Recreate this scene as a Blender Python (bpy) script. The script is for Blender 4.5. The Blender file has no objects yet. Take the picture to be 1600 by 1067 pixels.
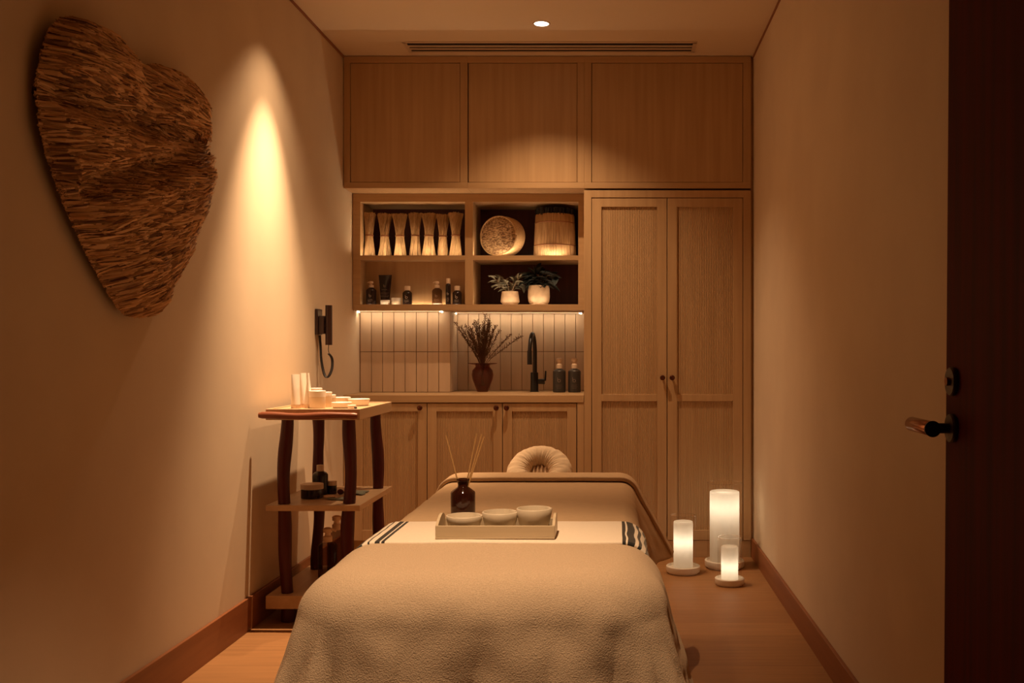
import bpy, math, random
import numpy as np
from mathutils import Vector, Matrix, noise
R = math.radians
PI = math.pi
random.seed(7)
S = bpy.context.scene
COL = S.collection

# ------------------------------------------------------------------ camera, world, lights, exposure
CAM_Z = 1.145
FPX = 1551.0                      # focal length in pixels of a 1600 px wide frame
cd = bpy.data.cameras.new('camera')
cam = bpy.data.objects.new('camera', cd); COL.objects.link(cam)
cam.location = (0, 0, CAM_Z); cam.rotation_euler = (PI / 2, 0, 0)
cd.sensor_width = 36; cd.lens = FPX / 1600 * 36
cd.shift_x = -163 / 1600; cd.shift_y = 14.5 / 1600
cd.clip_start = 0.05
S.camera = cam

S.view_settings.view_transform = 'Standard'
S.view_settings.look = 'None'
S.view_settings.gamma = 1
S.view_settings.use_curve_mapping = False
S.view_settings.exposure = 0.0

w = bpy.data.worlds.new('world'); S.world = w; w.use_nodes = True
bg = w.node_tree.nodes['Background']
bg.inputs[0].default_value = (1.0, 0.40, 0.13, 1); bg.inputs[1].default_value = 0.015

S.cycles.use_denoising = True
S.cycles.max_bounces = 10
S.cycles.diffuse_bounces = 6
S.cycles.transparent_max_bounces = 16
S.cycles.sample_clamp_indirect = 4.0

CEIL = 2.78
LW, RW = -1.514, 0.762
WARM = (1.0, 0.635, 0.345)

def spot(name, loc, power, size, blend, color=WARM, radius=0.012, rot=(0, 0, 0)):
    l = bpy.data.lights.new(name, 'SPOT'); l.energy = power; l.color = color
    l.spot_size = R(size); l.spot_blend = blend; l.shadow_soft_size = radius
    o = bpy.data.objects.new(name, l); COL.objects.link(o); o.location = loc; o.rotation_euler = rot
    return o
DL = [(-0.374, 4.96), (-1.19, 4.28), (-0.34, 1.98)]
ZL = CEIL - 0.012
spot('downlight_beam', (DL[0][0], DL[0][1], ZL), 92, 108, 1.0)
spot('downlight_beam', (DL[0][0], DL[0][1], ZL), 26, 75, 1.0)
spot('downlight_beam', (DL[1][0], DL[1][1], ZL), 46, 94, 0.9)
spot('downlight_beam', (DL[1][0], DL[1][1], ZL), 400, 56, 1.0, rot=(0, R(4), 0))
spot('downlight_beam', (DL[2][0], DL[2][1], ZL), 262, 54, 1.0, rot=(R(8), R(2.5), 0))

# ------------------------------------------------------------------ materials
def mat(name, color=(0.8, 0.8, 0.8), rough=0.6, metal=0.0, spec=0.5):
    m = bpy.data.materials.new(name); m.use_nodes = True
    b = m.node_tree.nodes['Principled BSDF']
    b.inputs['Base Color'].default_value = (*color, 1)
    b.inputs['Roughness'].default_value = rough
    b.inputs['Metallic'].default_value = metal
    b.inputs['Specular IOR Level'].default_value = spec
    return m

def add_noise(m, c1, c2, scale=(5, 5, 5), nscale=1.0, detail=4, lo=0.35, hi=0.65, bump=0.0, bdist=0.001, coord='Object'):
    nt = m.node_tree; N = nt.nodes; L = nt.links; b = N['Principled BSDF']
    tc = N.new('ShaderNodeTexCoord'); mp = N.new('ShaderNodeMapping'); mp.inputs['Scale'].default_value = scale
    nz = N.new('ShaderNodeTexNoise'); nz.inputs['Scale'].default_value = nscale; nz.inputs['Detail'].default_value = detail
    cr = N.new('ShaderNodeValToRGB')
    cr.color_ramp.elements[0].position = lo; cr.color_ramp.elements[0].color = (*c1, 1)
    cr.color_ramp.elements[1].position = hi; cr.color_ramp.elements[1].color = (*c2, 1)
    L.new(tc.outputs[coord], mp.inputs['Vector']); L.new(mp.outputs[0], nz.inputs['Vector'])
    L.new(nz.outputs['Fac'], cr.inputs[0]); L.new(cr.outputs[0], b.inputs['Base Color'])
    if bump:
        bp = N.new('ShaderNodeBump'); bp.inputs['Strength'].default_value = bump; bp.inputs['Distance'].default_value = bdist
        L.new(nz.outputs['Fac'], bp.inputs['Height']); L.new(bp.outputs[0], b.inputs['Normal'])
    return m

def wood(name, c1, c2, axis='z', rough=0.45, ribs=0.0, spec=0.35):
    m = mat(name, c2, rough, spec=spec)
    sc = {'z': (38, 38, 1.6), 'x': (1.6, 38, 38), 'y': (38, 1.6, 38)}[axis]
    add_noise(m, c1, c2, scale=sc, nscale=1.0, detail=5, lo=0.3, hi=0.7, bump=0.25, bdist=0.0008)
    if ribs:
        nt = m.node_tree; N = nt.nodes; L = nt.links
        tc = N.new('ShaderNodeTexCoord'); wv = N.new('ShaderNodeTexWave')
        wv.wave_type = 'BANDS'; wv.bands_direction = 'X'; wv.inputs['Scale'].default_value = ribs
        wv.inputs['Distortion'].default_value = 0.15
        bp = N.new('ShaderNodeBump'); bp.inputs['Strength'].default_value = 1.0; bp.inputs['Distance'].default_value = 0.0022
        L.new(tc.outputs['Object'], wv.inputs['Vector']); L.new(wv.outputs['Fac'], bp.inputs['Height'])
        L.new(bp.outputs[0], N['Principled BSDF'].inputs['Normal'])
    return m

def emit(name, color, strength):
    m = bpy.data.materials.new(name); m.use_nodes = True; nt = m.node_tree; nt.nodes.clear()
    e = nt.nodes.new('ShaderNodeEmission'); o = nt.nodes.new('ShaderNodeOutputMaterial')
    e.inputs[0].default_value = (*color, 1); e.inputs[1].default_value = strength
    nt.links.new(e.outputs[0], o.inputs[0]); return m

def thin_glass(name, tint=(0.97, 0.97, 0.97), rough=0.02, ior=1.45, haze=0.0, hazecol=(0.8, 0.7, 0.6)):
    m = bpy.data.materials.new(name); m.use_nodes = True; nt = m.node_tree; N = nt.nodes; N.clear(); L = nt.links
    t = N.new('ShaderNodeBsdfTransparent'); t.inputs[0].default_value = (*tint, 1)
    g = N.new('ShaderNodeBsdfGlossy'); g.inputs['Roughness'].default_value = rough
    lw_ = N.new('ShaderNodeLayerWeight'); lw_.inputs[0].default_value = 0.5
    pw = N.new('ShaderNodeMath'); pw.operation = 'POWER'; pw.inputs[1].default_value = 4.0
    L.new(lw_.outputs['Facing'], pw.inputs[0])
    f = N.new('ShaderNodeMath'); f.operation = 'MULTIPLY_ADD'; f.inputs[1].default_value = 0.9 * (ior - 1.0); f.inputs[2].default_value = 0.04 * (ior - 1)
    L.new(pw.outputs[0], f.inputs[0])
    mx = N.new('ShaderNodeMixShader'); o = N.new('ShaderNodeOutputMaterial')
    L.new(f.outputs[0], mx.inputs[0]); L.new(t.outputs[0], mx.inputs[1]); L.new(g.outputs[0], mx.inputs[2])
    last = mx
    if haze:
        d = N.new('ShaderNodeBsdfDiffuse'); d.inputs[0].default_value = (*hazecol, 1)
        m2 = N.new('ShaderNodeMixShader'); m2.inputs[0].default_value = haze
        L.new(mx.outputs[0], m2.inputs[1]); L.new(d.outputs[0], m2.inputs[2]); last = m2
    L.new(last.outputs[0], o.inputs[0]); return m

def fabric(name, color, color2, nscale, bump, rough=0.9, sheen=0.3, bd=0.002, two=None):
    m = mat(name, color, rough, spec=0.1)
    add_noise(m, color, color2, scale=(1, 1, 1), nscale=nscale, detail=3, lo=0.3, hi=0.7, bump=bump, bdist=bd)
    b = m.node_tree.nodes['Principled BSDF']
    b.inputs['Sheen Weight'].default_value = sheen
    b.inputs['Sheen Roughness'].default_value = 0.6
    b.inputs['Sheen Tint'].default_value = (*color, 1)
    return m

M = {}
M['wall'] = mat('wall_paint', (0.70, 0.58, 0.44), 0.9, spec=0.15)
add_noise(M['wall'], (0.68, 0.56, 0.425), (0.72, 0.60, 0.455), scale=(3, 3, 3), nscale=1.0, bump=0.0)
M['ceil'] = mat('ceiling_paint', (0.72, 0.60, 0.46), 0.9, spec=0.1)
oak1, oak2 = (0.455, 0.29, 0.150), (0.535, 0.352, 0.190)
M['oak'] = wood('oak_vertical', oak1, oak2, 'z')
M['oakx'] = wood('oak_horizontal', oak1, oak2, 'x')
M['oakrib'] = wood('oak_reeded', oak1, oak2, 'z', ribs=33)
M['oakdark'] = wood('oak_shelf_back', (0.06, 0.013, 0.008), (0.085, 0.02, 0.012), 'z')
M['base'] = wood('baseboard_oak', (0.24, 0.085, 0.033), (0.30, 0.115, 0.045), 'y')
M['redwood'] = wood('dark_red_wood', (0.055, 0.006, 0.005), (0.085, 0.011, 0.008), 'z', rough=0.42)
M['redbar'] = wood('dark_red_wood_bar', (0.16, 0.045, 0.022), (0.24, 0.075, 0.035), 'x', rough=0.35)
M['door'] = wood('door_mahogany', (0.055, 0.0025, 0.0022), (0.10, 0.004, 0.003), 'z', rough=0.6, spec=0.08)
M['bronze'] = mat('dark_bronze', (0.14, 0.05, 0.03), 0.32, metal=0.9)
M['lever'] = mat('copper_bronze', (0.28, 0.10, 0.04), 0.22, metal=1.0)
M['black'] = mat('matte_black', (0.012, 0.009, 0.009), 0.4)
M['blackplastic'] = mat('black_plastic', (0.03, 0.012, 0.01), 0.35)
M['white'] = mat('white_ceramic', (0.82, 0.76, 0.68), 0.35)
M['bowl'] = mat('beige_ceramic', (0.66, 0.58, 0.46), 0.4)
M['traywood'] = wood('pale_tray_wood', (0.52, 0.42, 0.28), (0.62, 0.51, 0.36), 'x')
M['whiteplastic'] = mat('white_plastic', (0.85, 0.78, 0.70), 0.45)
M['palecap'] = mat('pale_cap', (0.72, 0.56, 0.42), 0.5)
M['label'] = mat('label_print', (0.55, 0.45, 0.36), 0.6)
M['labeldim'] = mat('label_print_dim', (0.24, 0.19, 0.15), 0.6)
M['darkbottle'] = mat('dark_bottle', (0.020, 0.010, 0.009), 0.22)
M['greybottle'] = mat('charcoal_bottle', (0.035, 0.03, 0.028), 0.4)
M['amber'] = mat('amber_bottle', (0.035, 0.008, 0.004), 0.06)
M['glassjar'] = mat('frosted_glass_jar', (0.72, 0.60, 0.46), 0.3)
M['smoke'] = thin_glass('clear_brown_glass', (0.45, 0.36, 0.30), 0.03)
M['vase'] = thin_glass('plum_glass', (0.66, 0.42, 0.36), 0.04, ior=1.6, haze=0.07, hazecol=(0.40, 0.26, 0.20))
M['clear'] = thin_glass('clear_glass', (0.98, 0.965, 0.94), 0.03, ior=1.5)
M['reed'] = mat('reed_stick', (0.62, 0.38, 0.16), 0.6)
M['straw'] = mat('straw', (0.55, 0.36, 0.18), 0.6)
add_noise(M['straw'], (0.44, 0.27, 0.125), (0.66, 0.44, 0.23), scale=(240, 240, 6), nscale=1.0, detail=3, bump=0.4, bdist=0.001)
M['heartstraw'] = mat('wall_straw', (0.40, 0.2, 0.08), 0.65)
add_noise(M['heartstraw'], (0.36, 0.19, 0.085), (0.70, 0.44, 0.23), scale=(40, 40, 40), nscale=1.0, detail=3)
_nt = M['heartstraw'].node_tree; _g = _nt.nodes.new('ShaderNodeNewGeometry'); _c = _nt.nodes.new('ShaderNodeValToRGB')
_c.color_ramp.elements[0].position = 0.0; _c.color_ramp.elements[0].color = (0.14, 0.05, 0.02, 1)
_c.color_ramp.elements[1].position = 1.0; _c.color_ramp.elements[1].color = (0.98, 0.70, 0.42, 1)
_e = _c.color_ramp.elements.new(0.55); _e.color = (0.76, 0.46, 0.22, 1)
_nt.links.new(_g.outputs['Random Per Island'], _c.inputs[0]); _nt.links.new(_c.outputs[0], _nt.nodes['Principled BSDF'].inputs['Base Color'])
M['heartbase'] = mat('wall_straw_base', (0.10, 0.04, 0.02), 0.9)
M['basket'] = mat('woven_basket', (0.5, 0.33, 0.16), 0.8)
add_noise(M['basket'], (0.17, 0.085, 0.035), (0.58, 0.38, 0.20), scale=(70, 70, 150), nscale=1.0, detail=6, lo=0.4, hi=0.6, bump=0.8, bdist=0.003)
M['bristle'] = mat('dark_bristle', (0.012, 0.010, 0.012), 0.7)
M['pot'] = mat('stoneware_pot', (0.70, 0.54, 0.38), 0.7)
add_noise(M['pot'], (0.62, 0.46, 0.32), (0.76, 0.60, 0.43), scale=(25, 25, 25), nscale=1.0)
M['soil'] = mat('soil', (0.10, 0.05, 0.03), 0.9)
M['leafpale'] = mat('silver_leaf', (0.40, 0.43, 0.38), 0.6)
M['leafdark'] = mat('dark_leaf', (0.025, 0.035, 0.038), 0.5)
M['stempale'] = mat('pale_stem', (0.55, 0.48, 0.36), 0.6)
M['twig'] = mat('dried_twig', (0.17, 0.085, 0.042), 0.8)
M['cover'] = fabric('cotton_cover', (0.78, 0.62, 0.44), (0.82, 0.66, 0.48), 120, 0.15)
M['blanket'] = fabric('brown_blanket', (0.60, 0.43, 0.27), (0.64, 0.46, 0.29), 45, 0.12, sheen=0.2)
M['fleece'] = fabric('fleece_throw', (0.47, 0.355, 0.25), (0.60, 0.46, 0.33), 330, 0.8, sheen=0.4, bd=0.0022)
M['pad'] = mat('table_pad', (0.45, 0.33, 0.22), 0.6)
M['shell'] = mat('pale_shell', (0.6, 0.42, 0.28), 0.5)
M['greenstone'] = mat('grey_green_leaf', (0.16, 0.17, 0.13), 0.6)
M['dark'] = mat('painted_slot_shade', (0.01, 0.004, 0.003), 0.8)  # near-black colour for the shade behind the vent slats
M['led'] = emit('led_light', (1.0, 0.76, 0.48), 26)
M['lens'] = emit('lamp_lens', (1.0, 0.86, 0.66), 6)
M['vent'] = mat('vent_paint', (0.62, 0.50, 0.38), 0.6)

# floor planks running across the room
m = mat('floor_oak', (0.45, 0.26, 0.13), 0.5, spec=0.18); M['floor'] = m
nt = m.node_tree; N = nt.nodes; L = nt.links; b = N['Principled BSDF']
tc = N.new('ShaderNodeTexCoord')
br = N.new('ShaderNodeTexBrick'); br.inputs['Scale'].default_value = 1.0
br.inputs['Brick Width'].default_value = 1.9; br.inputs['Row Height'].default_value = 0.19
br.inputs['Mortar Size'].default_value = 0.0014; br.offset = 0.37
br.inputs['Color1'].default_value = (0.37, 0.185, 0.078, 1); br.inputs['Color2'].default_value = (0.43, 0.22, 0.093, 1)
br.inputs['Mortar'].default_value = (0.26, 0.13, 0.06, 1)
mp = N.new('ShaderNodeMapping'); mp.inputs['Scale'].default_value = (3, 60, 1)
nz = N.new('ShaderNodeTexNoise'); nz.inputs['Scale'].default_value = 1; nz.inputs['Detail'].default_value = 5
cr = N.new('ShaderNodeValToRGB'); cr.color_ramp.elements[0].position = 0.25; cr.color_ramp.elements[0].color = (0.78, 0.78, 0.78, 1)
cr.color_ramp.elements[1].position = 0.7; cr.color_ramp.elements[1].color = (1, 1, 1, 1)
mu = N.new('ShaderNodeMixRGB'); mu.blend_type = 'MULTIPLY'; mu.inputs[0].default_value = 1
L.new(tc.outputs['Object'], br.inputs['Vector']); L.new(tc.outputs['Object'], mp.inputs['Vector'])
L.new(mp.outputs[0], nz.inputs['Vector']); L.new(nz.outputs['Fac'], cr.inputs[0])
L.new(br.outputs['Color'], mu.inputs[1]); L.new(cr.outputs[0], mu.inputs[2]); L.new(mu.outputs[0], b.inputs['Base Color'])

# towel: cream weave with dark stripe groups near both ends (U runs along the towel)
m = fabric('striped_towel', (0.84, 0.74, 0.62), (0.88, 0.78, 0.66), 200, 0.15); M['towel'] = m
nt = m.node_tree; N = nt.nodes; L = nt.links; b = N['Principled BSDF']
uv = N.new('ShaderNodeUVMap'); uv.uv_map = 'UVMap'
sp = N.new('ShaderNodeSeparateXYZ'); L.new(uv.outputs[0], sp.inputs[0])
cr = N.new('ShaderNodeValToRGB'); cr.color_ramp.interpolation = 'CONSTANT'
els = cr.color_ramp.elements
def stripe_stops(ws, start):
    out = []; x = start
    for wid, gap in ws:
        out += [(x, 1), (x + wid, 0)]; x += wid + gap
    return out
ST = [(0.006, 0.007), (0.017, 0.011), (0.0065, 0.012), (0.016, 0.006), (0.007, 0)]
TOWL = 1.16
fr = [(0, 0)]
for s0, seq in ((0.168, ST), (0.812, ST)):
    fr += stripe_stops([(a / TOWL, g / TOWL) for a, g in seq], s0)
els[0].position = 0; els[0].color = (0, 0, 0, 1)
els[1].position = 0.999; els[1].color = (0, 0, 0, 1)
for p, v in fr[1:]:
    e = els.new(p); e.color = (v, v, v, 1)
L.new(sp.outputs[0], cr.inputs[0])
mx = N.new('ShaderNodeMixRGB'); L.new(cr.outputs[0], mx.inputs[0])
src = b.inputs['Base Color'].links[0].from_socket
L.new(src, mx.inputs[1]); mx.inputs[2].default_value = (0.02, 0.022, 0.026, 1)
L.new(mx.outputs[0], b.inputs['Base Color'])

# translucent wax
def wax_mat(name):
    m = bpy.data.materials.new(name); m.use_nodes = True; nt = m.node_tree; N = nt.nodes; N.clear(); L = nt.links
    d = N.new('ShaderNodeBsdfDiffuse'); d.inputs[0].default_value = (0.80, 0.74, 0.64, 1)
    t = N.new('ShaderNodeBsdfTranslucent'); t.inputs[0].default_value = (0.90, 0.90, 0.86, 1)
    mx = N.new('ShaderNodeMixShader'); mx.inputs[0].default_value = 0.62
    o = N.new('ShaderNodeOutputMaterial')
    L.new(d.outputs[0], mx.inputs[1]); L.new(t.outputs[0], mx.inputs[2]); L.new(mx.outputs[0], o.inputs[0])
    return m
M['wax'] = wax_mat('candle_wax')

# ------------------------------------------------------------------ mesh builder and object helpers
class MB:
    def __init__(s): s.v = []; s.f = []; s.uv = None
    def add(s, vs, fs):
        n = len(s.v); s.v += [tuple(v) for v in vs]; s.f += [tuple(i + n for i in f) for f in fs]; return s
    def box(s, x0, x1, y0, y1, z0, z1):
        return s.add([(x0, y0, z0), (x1, y0, z0), (x1, y1, z0), (x0, y1, z0), (x0, y0, z1), (x1, y0, z1), (x1, y1, z1), (x0, y1, z1)],
                     [(0, 3, 2, 1), (4, 5, 6, 7), (0, 1, 5, 4), (1, 2, 6, 5), (2, 3, 7, 6), (3, 0, 4, 7)])
    def lathe(s, prof, n=40, c=(0, 0, 0), sx=1, sy=1, mtx=None, cap=True):
        vs = []; fs = []
        for r, z in prof:
            for i in range(n):
                a = 2 * PI * i / n
                p = Vector((r * math.cos(a) * sx, r * math.sin(a) * sy, z))
                if mtx: p = mtx @ p
                vs.append((p.x + c[0], p.y + c[1], p.z + c[2]))
        k = len(prof)
        for j in range(k - 1):
            for i in range(n):
                i2 = (i + 1) % n
                fs.append((j * n + i, j * n + i2, (j + 1) * n + i2, (j + 1) * n + i))
        if cap:
            if prof[0][0] > 1e-5: fs.append(tuple(range(n - 1, -1, -1)))
            if prof[-1][0] > 1e-5: fs.append(tuple((k - 1) * n + i for i in range(n)))
        return s.add(vs, fs)
    def tube(s, pts, rad, n=8, caps=True, flat=1.0):
        pts = [Vector(p) for p in pts]
        if not hasattr(rad, '__len__'): rad = [rad] * len(pts)
        vs = []; fs = []; ref = None
        for k, p in enumerate(pts):
            t = (pts[min(k + 1, len(pts) - 1)] - pts[max(k - 1, 0)])
            t = t.normalized() if t.length > 1e-9 else Vector((0, 0, 1))
            if ref is None:
                ref = Vector((1, 0, 0)) if abs(t.x) < 0.9 else Vector((0, 1, 0))
            a = (ref - t * ref.dot(t)).normalized(); ref = a; bb = t.cross(a)
            for i in range(n):
                an = 2 * PI * i / n
                vs.append(p + a * (rad[k] * math.cos(an)) + bb * (rad[k] * math.sin(an) * flat))
        for k in range(len(pts) - 1):
            for i in range(n):
                j = (i + 1) % n
                fs.append((k * n + i, k * n + j, (k + 1) * n + j, (k + 1) * n + i))
        if caps:
            fs.append(tuple(range(n - 1, -1, -1))); fs.append(tuple((len(pts) - 1) * n + i for i in range(n)))
        return s.add(vs, fs)
    def grid(s, fn, nu, nv):
        vs = [fn(i / nu, j / nv) for j in range(nv + 1) for i in range(nu + 1)]
        fs = [(j * (nu + 1) + i, j * (nu + 1) + i + 1, (j + 1) * (nu + 1) + i + 1, (j + 1) * (nu + 1) + i) for j in range(nv) for i in range(nu)]
        return s.add(vs, fs)

def root_of(o):
    while o.parent: o = o.parent
    return o

def build(mb, name, material, parent=None, loc=None, world=True, bevel=0.0, smooth=35, label=None, subsurf=0, solid=0.0):
    """One mesh object. Vertices are given in world metres when world=True, else in the parent's (or loc's) frame."""
    me = bpy.data.meshes.new(name)
    base = Vector((0, 0, 0))
    if world:
        if parent is not None: base = Vector(root_of(parent).location)
        elif loc is not None: base = Vector(loc)
    vs = [tuple(Vector(v) - base) for v in mb.v]
    me.from_pydata(vs, [], mb.f)
    me.update()
    if smooth:
        me.polygons.foreach_set('use_smooth', [True] * len(me.polygons))
        me.set_sharp_from_angle(angle=R(smooth))
    me.materials.append(material)
    o = bpy.data.objects.new(name, me); COL.objects.link(o)
    if parent is not None: o.parent = parent
    elif loc is not None: o.location = loc
    if bevel:
        md = o.modifiers.new('bevel', 'BEVEL'); md.width = bevel; md.segments = 2; md.limit_method = 'ANGLE'; md.angle_limit = R(50)
        md.harden_normals = False
    if solid:
        md = o.modifiers.new('solid', 'SOLIDIFY'); md.thickness = solid; md.offset = 0
    if subsurf:
        md = o.modifiers.new('sub', 'SUBSURF'); md.levels = subsurf; md.render_levels = subsurf
    if label: o['label'] = label
    return o

def tag(o, label, cat, group=None, kind=None):
    if label: o['label'] = label
    if cat: o['category'] = cat
    if group: o['group'] = group
    if kind: o['kind'] = kind
    return o

def thing(name, label, cat, loc=(0, 0, 0), rz=0, group=None):
    o = bpy.data.objects.new(name, None); COL.objects.link(o)
    o.empty_display_size = 0.05
    o.location = loc; o.rotation_euler = (0, 0, rz)
    return tag(o, label, cat, group)

def struct(mb, name, material, loc=(0, 0, 0), **k):
    o = build(mb, name, material, loc=loc, **k); o['kind'] = 'structure'; return o

def copy_tree(o, parent=None):
    c = o.copy(); COL.objects.link(c)
    if parent is not None: c.parent = parent
    for ch in list(o.children): copy_tree(ch, c)
    return c

def X(px, d): return (px - 963) * d / FPX          # metres across the room for a pixel column at distance d
def Z(py, d): return CAM_Z + (548 - py) * d / FPX  # height above the floor for a pixel row at distance d

# ------------------------------------------------------------------ room shell
Y0, YB = -1.2, 6.12          # room length behind the camera, plane of the tiles
struct(MB().box(LW - 0.1, RW + 0.1, Y0, YB + 0.15, -0.1, 0), 'floor', M['floor'])
struct(MB().box(LW - 0.1, RW + 0.1, Y0, YB + 0.15, CEIL, CEIL + 0.1), 'ceiling', M['ceil'])
struct(MB().box(LW - 0.1, LW, Y0, YB + 0.15, 0, CEIL), 'wall_left', M['wall'])
struct(MB().box(RW, RW + 0.1, Y0, YB + 0.15, 0, CEIL), 'wall_right', M['wall'])
struct(MB().box(LW, RW, YB + 0.03, YB + 0.15, 0, CEIL), 'wall_back', M['wall'])
struct(MB().box(LW, LW + 0.014, Y0, 5.5, 0, 0.135), 'baseboard_left', M['base'], bevel=0.002)
struct(MB().box(RW - 0.014, RW, Y0, 5.5, 0, 0.105), 'baseboard_right', M['base'], bevel=0.002)
# brown strips that paint in the shadow gap between wall and ceiling
struct(MB().box(LW, LW + 0.006, Y0, 5.5, CEIL - 0.012, CEIL), 'shadow_strip_1', M['base'])
struct(MB().box(RW - 0.006, RW, Y0, 5.5, CEIL - 0.012, CEIL), 'shadow_strip_2', M['base'])

# tiled splashback: real tiles with grout gaps, stepping forward at the left
TL, TR, YT = 5.85, YB, None
xs_step = -0.98
mt = mat('splash_tile', (0.62, 0.47, 0.33), 0.35)
add_noise(mt, (0.58, 0.43, 0.30), (0.66, 0.50, 0.36), scale=(14, 14, 2), nscale=1.0, detail=2)
M['tile'] = mt
M['grout'] = mat('tile_grout', (0.26, 0.17, 0.10), 0.9)
ZT0, ZM, ZT1 = 0.9005, 1.139, CAM_Z + (548 - 485) * 5.69 / FPX - 0.0005
tw = 0.0672
spl = MB()
back = MB()
back.box(LW, xs_step - 0.004, TL + 0.006, YB + 0.005, ZT0, ZT1)
back.box(xs_step, -0.181, TR + 0.006, YB + 0.012, ZT0, ZT1)
g = 0.0016
x = LW + 0.004
nT = 8; twl = (xs_step - x) / nT
for i in range(nT):
    for (a, bz) in ((ZT0 + g, ZM - g), (ZM + g, ZT1)):
        spl.box(x + i * twl + g, x + (i + 1) * twl - (g if i < nT - 1 else 0), TL, TL + 0.007, a, bz)
for (a, bz) in ((ZT0 + g, ZM - g), (ZM + g, ZT1)):
    for k in range(3):
        y0 = TL + 0.007 + k * 0.088
        spl.box(xs_step - 0.006, xs_step, y0 + g, y0 + 0.088 - g, a, bz)
nR = 12; twr = (-0.183 - xs_step) / nR
for i in range(nR):
    for (a, bz) in ((ZT0 + g, ZM - g), (ZM + g, ZT1)):
        spl.box(xs_step + i * twr + g, xs_step + (i + 1) * twr - g, TR, TR + 0.007, a, bz)
sb = thing('tiled_splashback', 'splashback of tall beige stacked tiles between worktop and open shelves', 'splashback', (-0.85, TL, 0.9))
build(spl, 'tile_face', M['tile'], sb, bevel=0.0012)
build(back, 'grout_bed', M['grout'], sb)

# ------------------------------------------------------------------ cabinets
YF = 5.5
Z_UP0 = Z(294, YF)          # underside of the wall cabinets
Z_TOP = CEIL - 0.003

def wall_cabinet(x0, x1, px0, px1, label):
    t = thing('wall_cabinet', label, 'cabinet', ((x0 + x1) / 2, YF, Z_UP0), group='wall cabinets under the ceiling')
    z0, z1 = Z_UP0, Z_TOP
    build(MB().box(x0 + 0.001, x1 - 0.001, YF + 0.024, YB + 0.02, z0, z1), 'carcass', M['oak'], t)
    fr = MB()
    zt, zb = Z(98, YF), Z(285, YF)
    build(MB().box(x0, x1, YF, YF + 0.023, z0, zb), 'face_rail', M['oakx'], t, bevel=0.0012)
    build(MB().box(x0, x1, YF, YF + 0.023, zt, z1), 'face_rail', M['oakx'], t, bevel=0.0012)
    if px0 - x0 > 0.006: build(MB().box(x0, px0, YF, YF + 0.023, zb, zt), 'face_stile', M['oak'], t, bevel=0.0012)
    if x1 - px1 > 0.006: build(MB().box(px1, x1, YF, YF + 0.023, zb, zt), 'face_stile', M['oak'], t, bevel=0.0012)
    build(MB().box(px0 + 0.003, px1 - 0.002, YF + 0.004, YF + 0.022, zb + 0.002, zt - 0.003), 'door', M['oak'], t, bevel=0.001)
    return t
xa, xb, xc, xd = X(537, YF), X(730.5, YF), X(913, YF), X(1173.5, YF)
wall_cabinet(xa, xb, X(547, YF), X(719, YF), 'oak wall cabinet with flat door beside the left wall, above the straw bundles')
wall_cabinet(xb, xc, X(731.5, YF), X(902, YF), 'oak wall cabinet with flat door in the middle, above the basket and potted plants')
wall_cabinet(xc, xd, X(924, YF), X(1161, YF), 'widest oak wall cabinet, directly above the tall double-door cupboard')
build(MB().box(xd + 0.001, RW - 0.001, YF + 0.02, YF + 0.04, 0.0, Z_TOP), 'filler_strip', M['oak'], loc=(xd, YF, 0))
tag(bpy.data.objects['filler_strip'], 'narrow dark oak filler strip between tall cupboard and right wall', 'filler strip')

def knob(parent, x, z, y):
    mtx = Matrix.Rotation(R(90), 3, 'X')
    mb = MB().lathe([(0.006, 0), (0.006, 0.012), (0.011, 0.016), (0.0145, 0.023), (0.0145, 0.029), (0.010, 0.035), (0.0, 0.0375)], 24, (x, y, z), mtx=mtx)
    return build(mb, 'knob', M['bronze'], parent)

def shaker_door(t, x0, x1, z0, z1, st, rails, knobx, knobz, top=None):
    """frame-and-panel door; rails = list of (z0, z1) openings for the reeded panels"""
    y = YF + 0.004
    fr = MB()
    fr.box(x0, x0 + st, y, y + 0.022, z0, z1); fr.box(x1 - st, x1, y, y + 0.022, z0, z1)
    zz = z0
    for a, bz in rails:
        fr.box(x0 + st, x1 - st, y, y + 0.022, zz, a); zz = bz
    fr.box(x0 + st, x1 - st, y, y + 0.022, zz, z1)
    d = build(fr, 'door', M['oak'], t, bevel=0.0012)
    for a, bz in rails:
        build(MB().box(x0 + st - 0.002, x1 - st + 0.002, y + 0.011, y + 0.018, a - 0.002, bz + 0.002), 'reeded_panel', M['oakrib'], d)
    knob(d, knobx, knobz, y)
    return d

# tall cupboard
tx0, tx1 = X(912.5, YF), xd
t = thing('tall_cupboard', 'tall oak double-door cupboard with reeded panels beside the right wall', 'cupboard', ((tx0 + tx1) / 2, YF, 0))
zt = Z(297, YF)
cb = MB(); cb.box(tx0 + 0.001, tx0 + 0.02, YF + 0.024, YB + 0.02, 0.09, zt - 0.002); cb.box(tx1 - 0.02, tx1 - 0.001, YF + 0.024, YB + 0.02, 0.09, zt - 0.002)
cb.box(tx0 + 0.02, tx1 - 0.02, YB, YB + 0.02, 0.09, zt - 0.002); cb.box(tx0 + 0.02, tx1 - 0.02, YF + 0.03, YB, 0.09, 0.11); cb.box(tx0 + 0.02, tx1 - 0.02, YF + 0.03, YB, zt - 0.02, zt - 0.002)
build(cb, 'carcass', M['oak'], t)
dz0, dz1 = Z(844, YF), Z(308.5, YF)
ff = MB(); ff.box(tx0, X(924, YF), YF, YF + 0.023, dz0, zt - 0.001); ff.box(X(1161.5, YF), tx1, YF, YF + 0.023, dz0, zt - 0.001)
ff.box(X(924, YF), X(1161.5, YF), YF, YF + 0.023, dz1, zt - 0.001)
build(ff, 'face_frame', M['oak'], t, bevel=0.0012)
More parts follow.
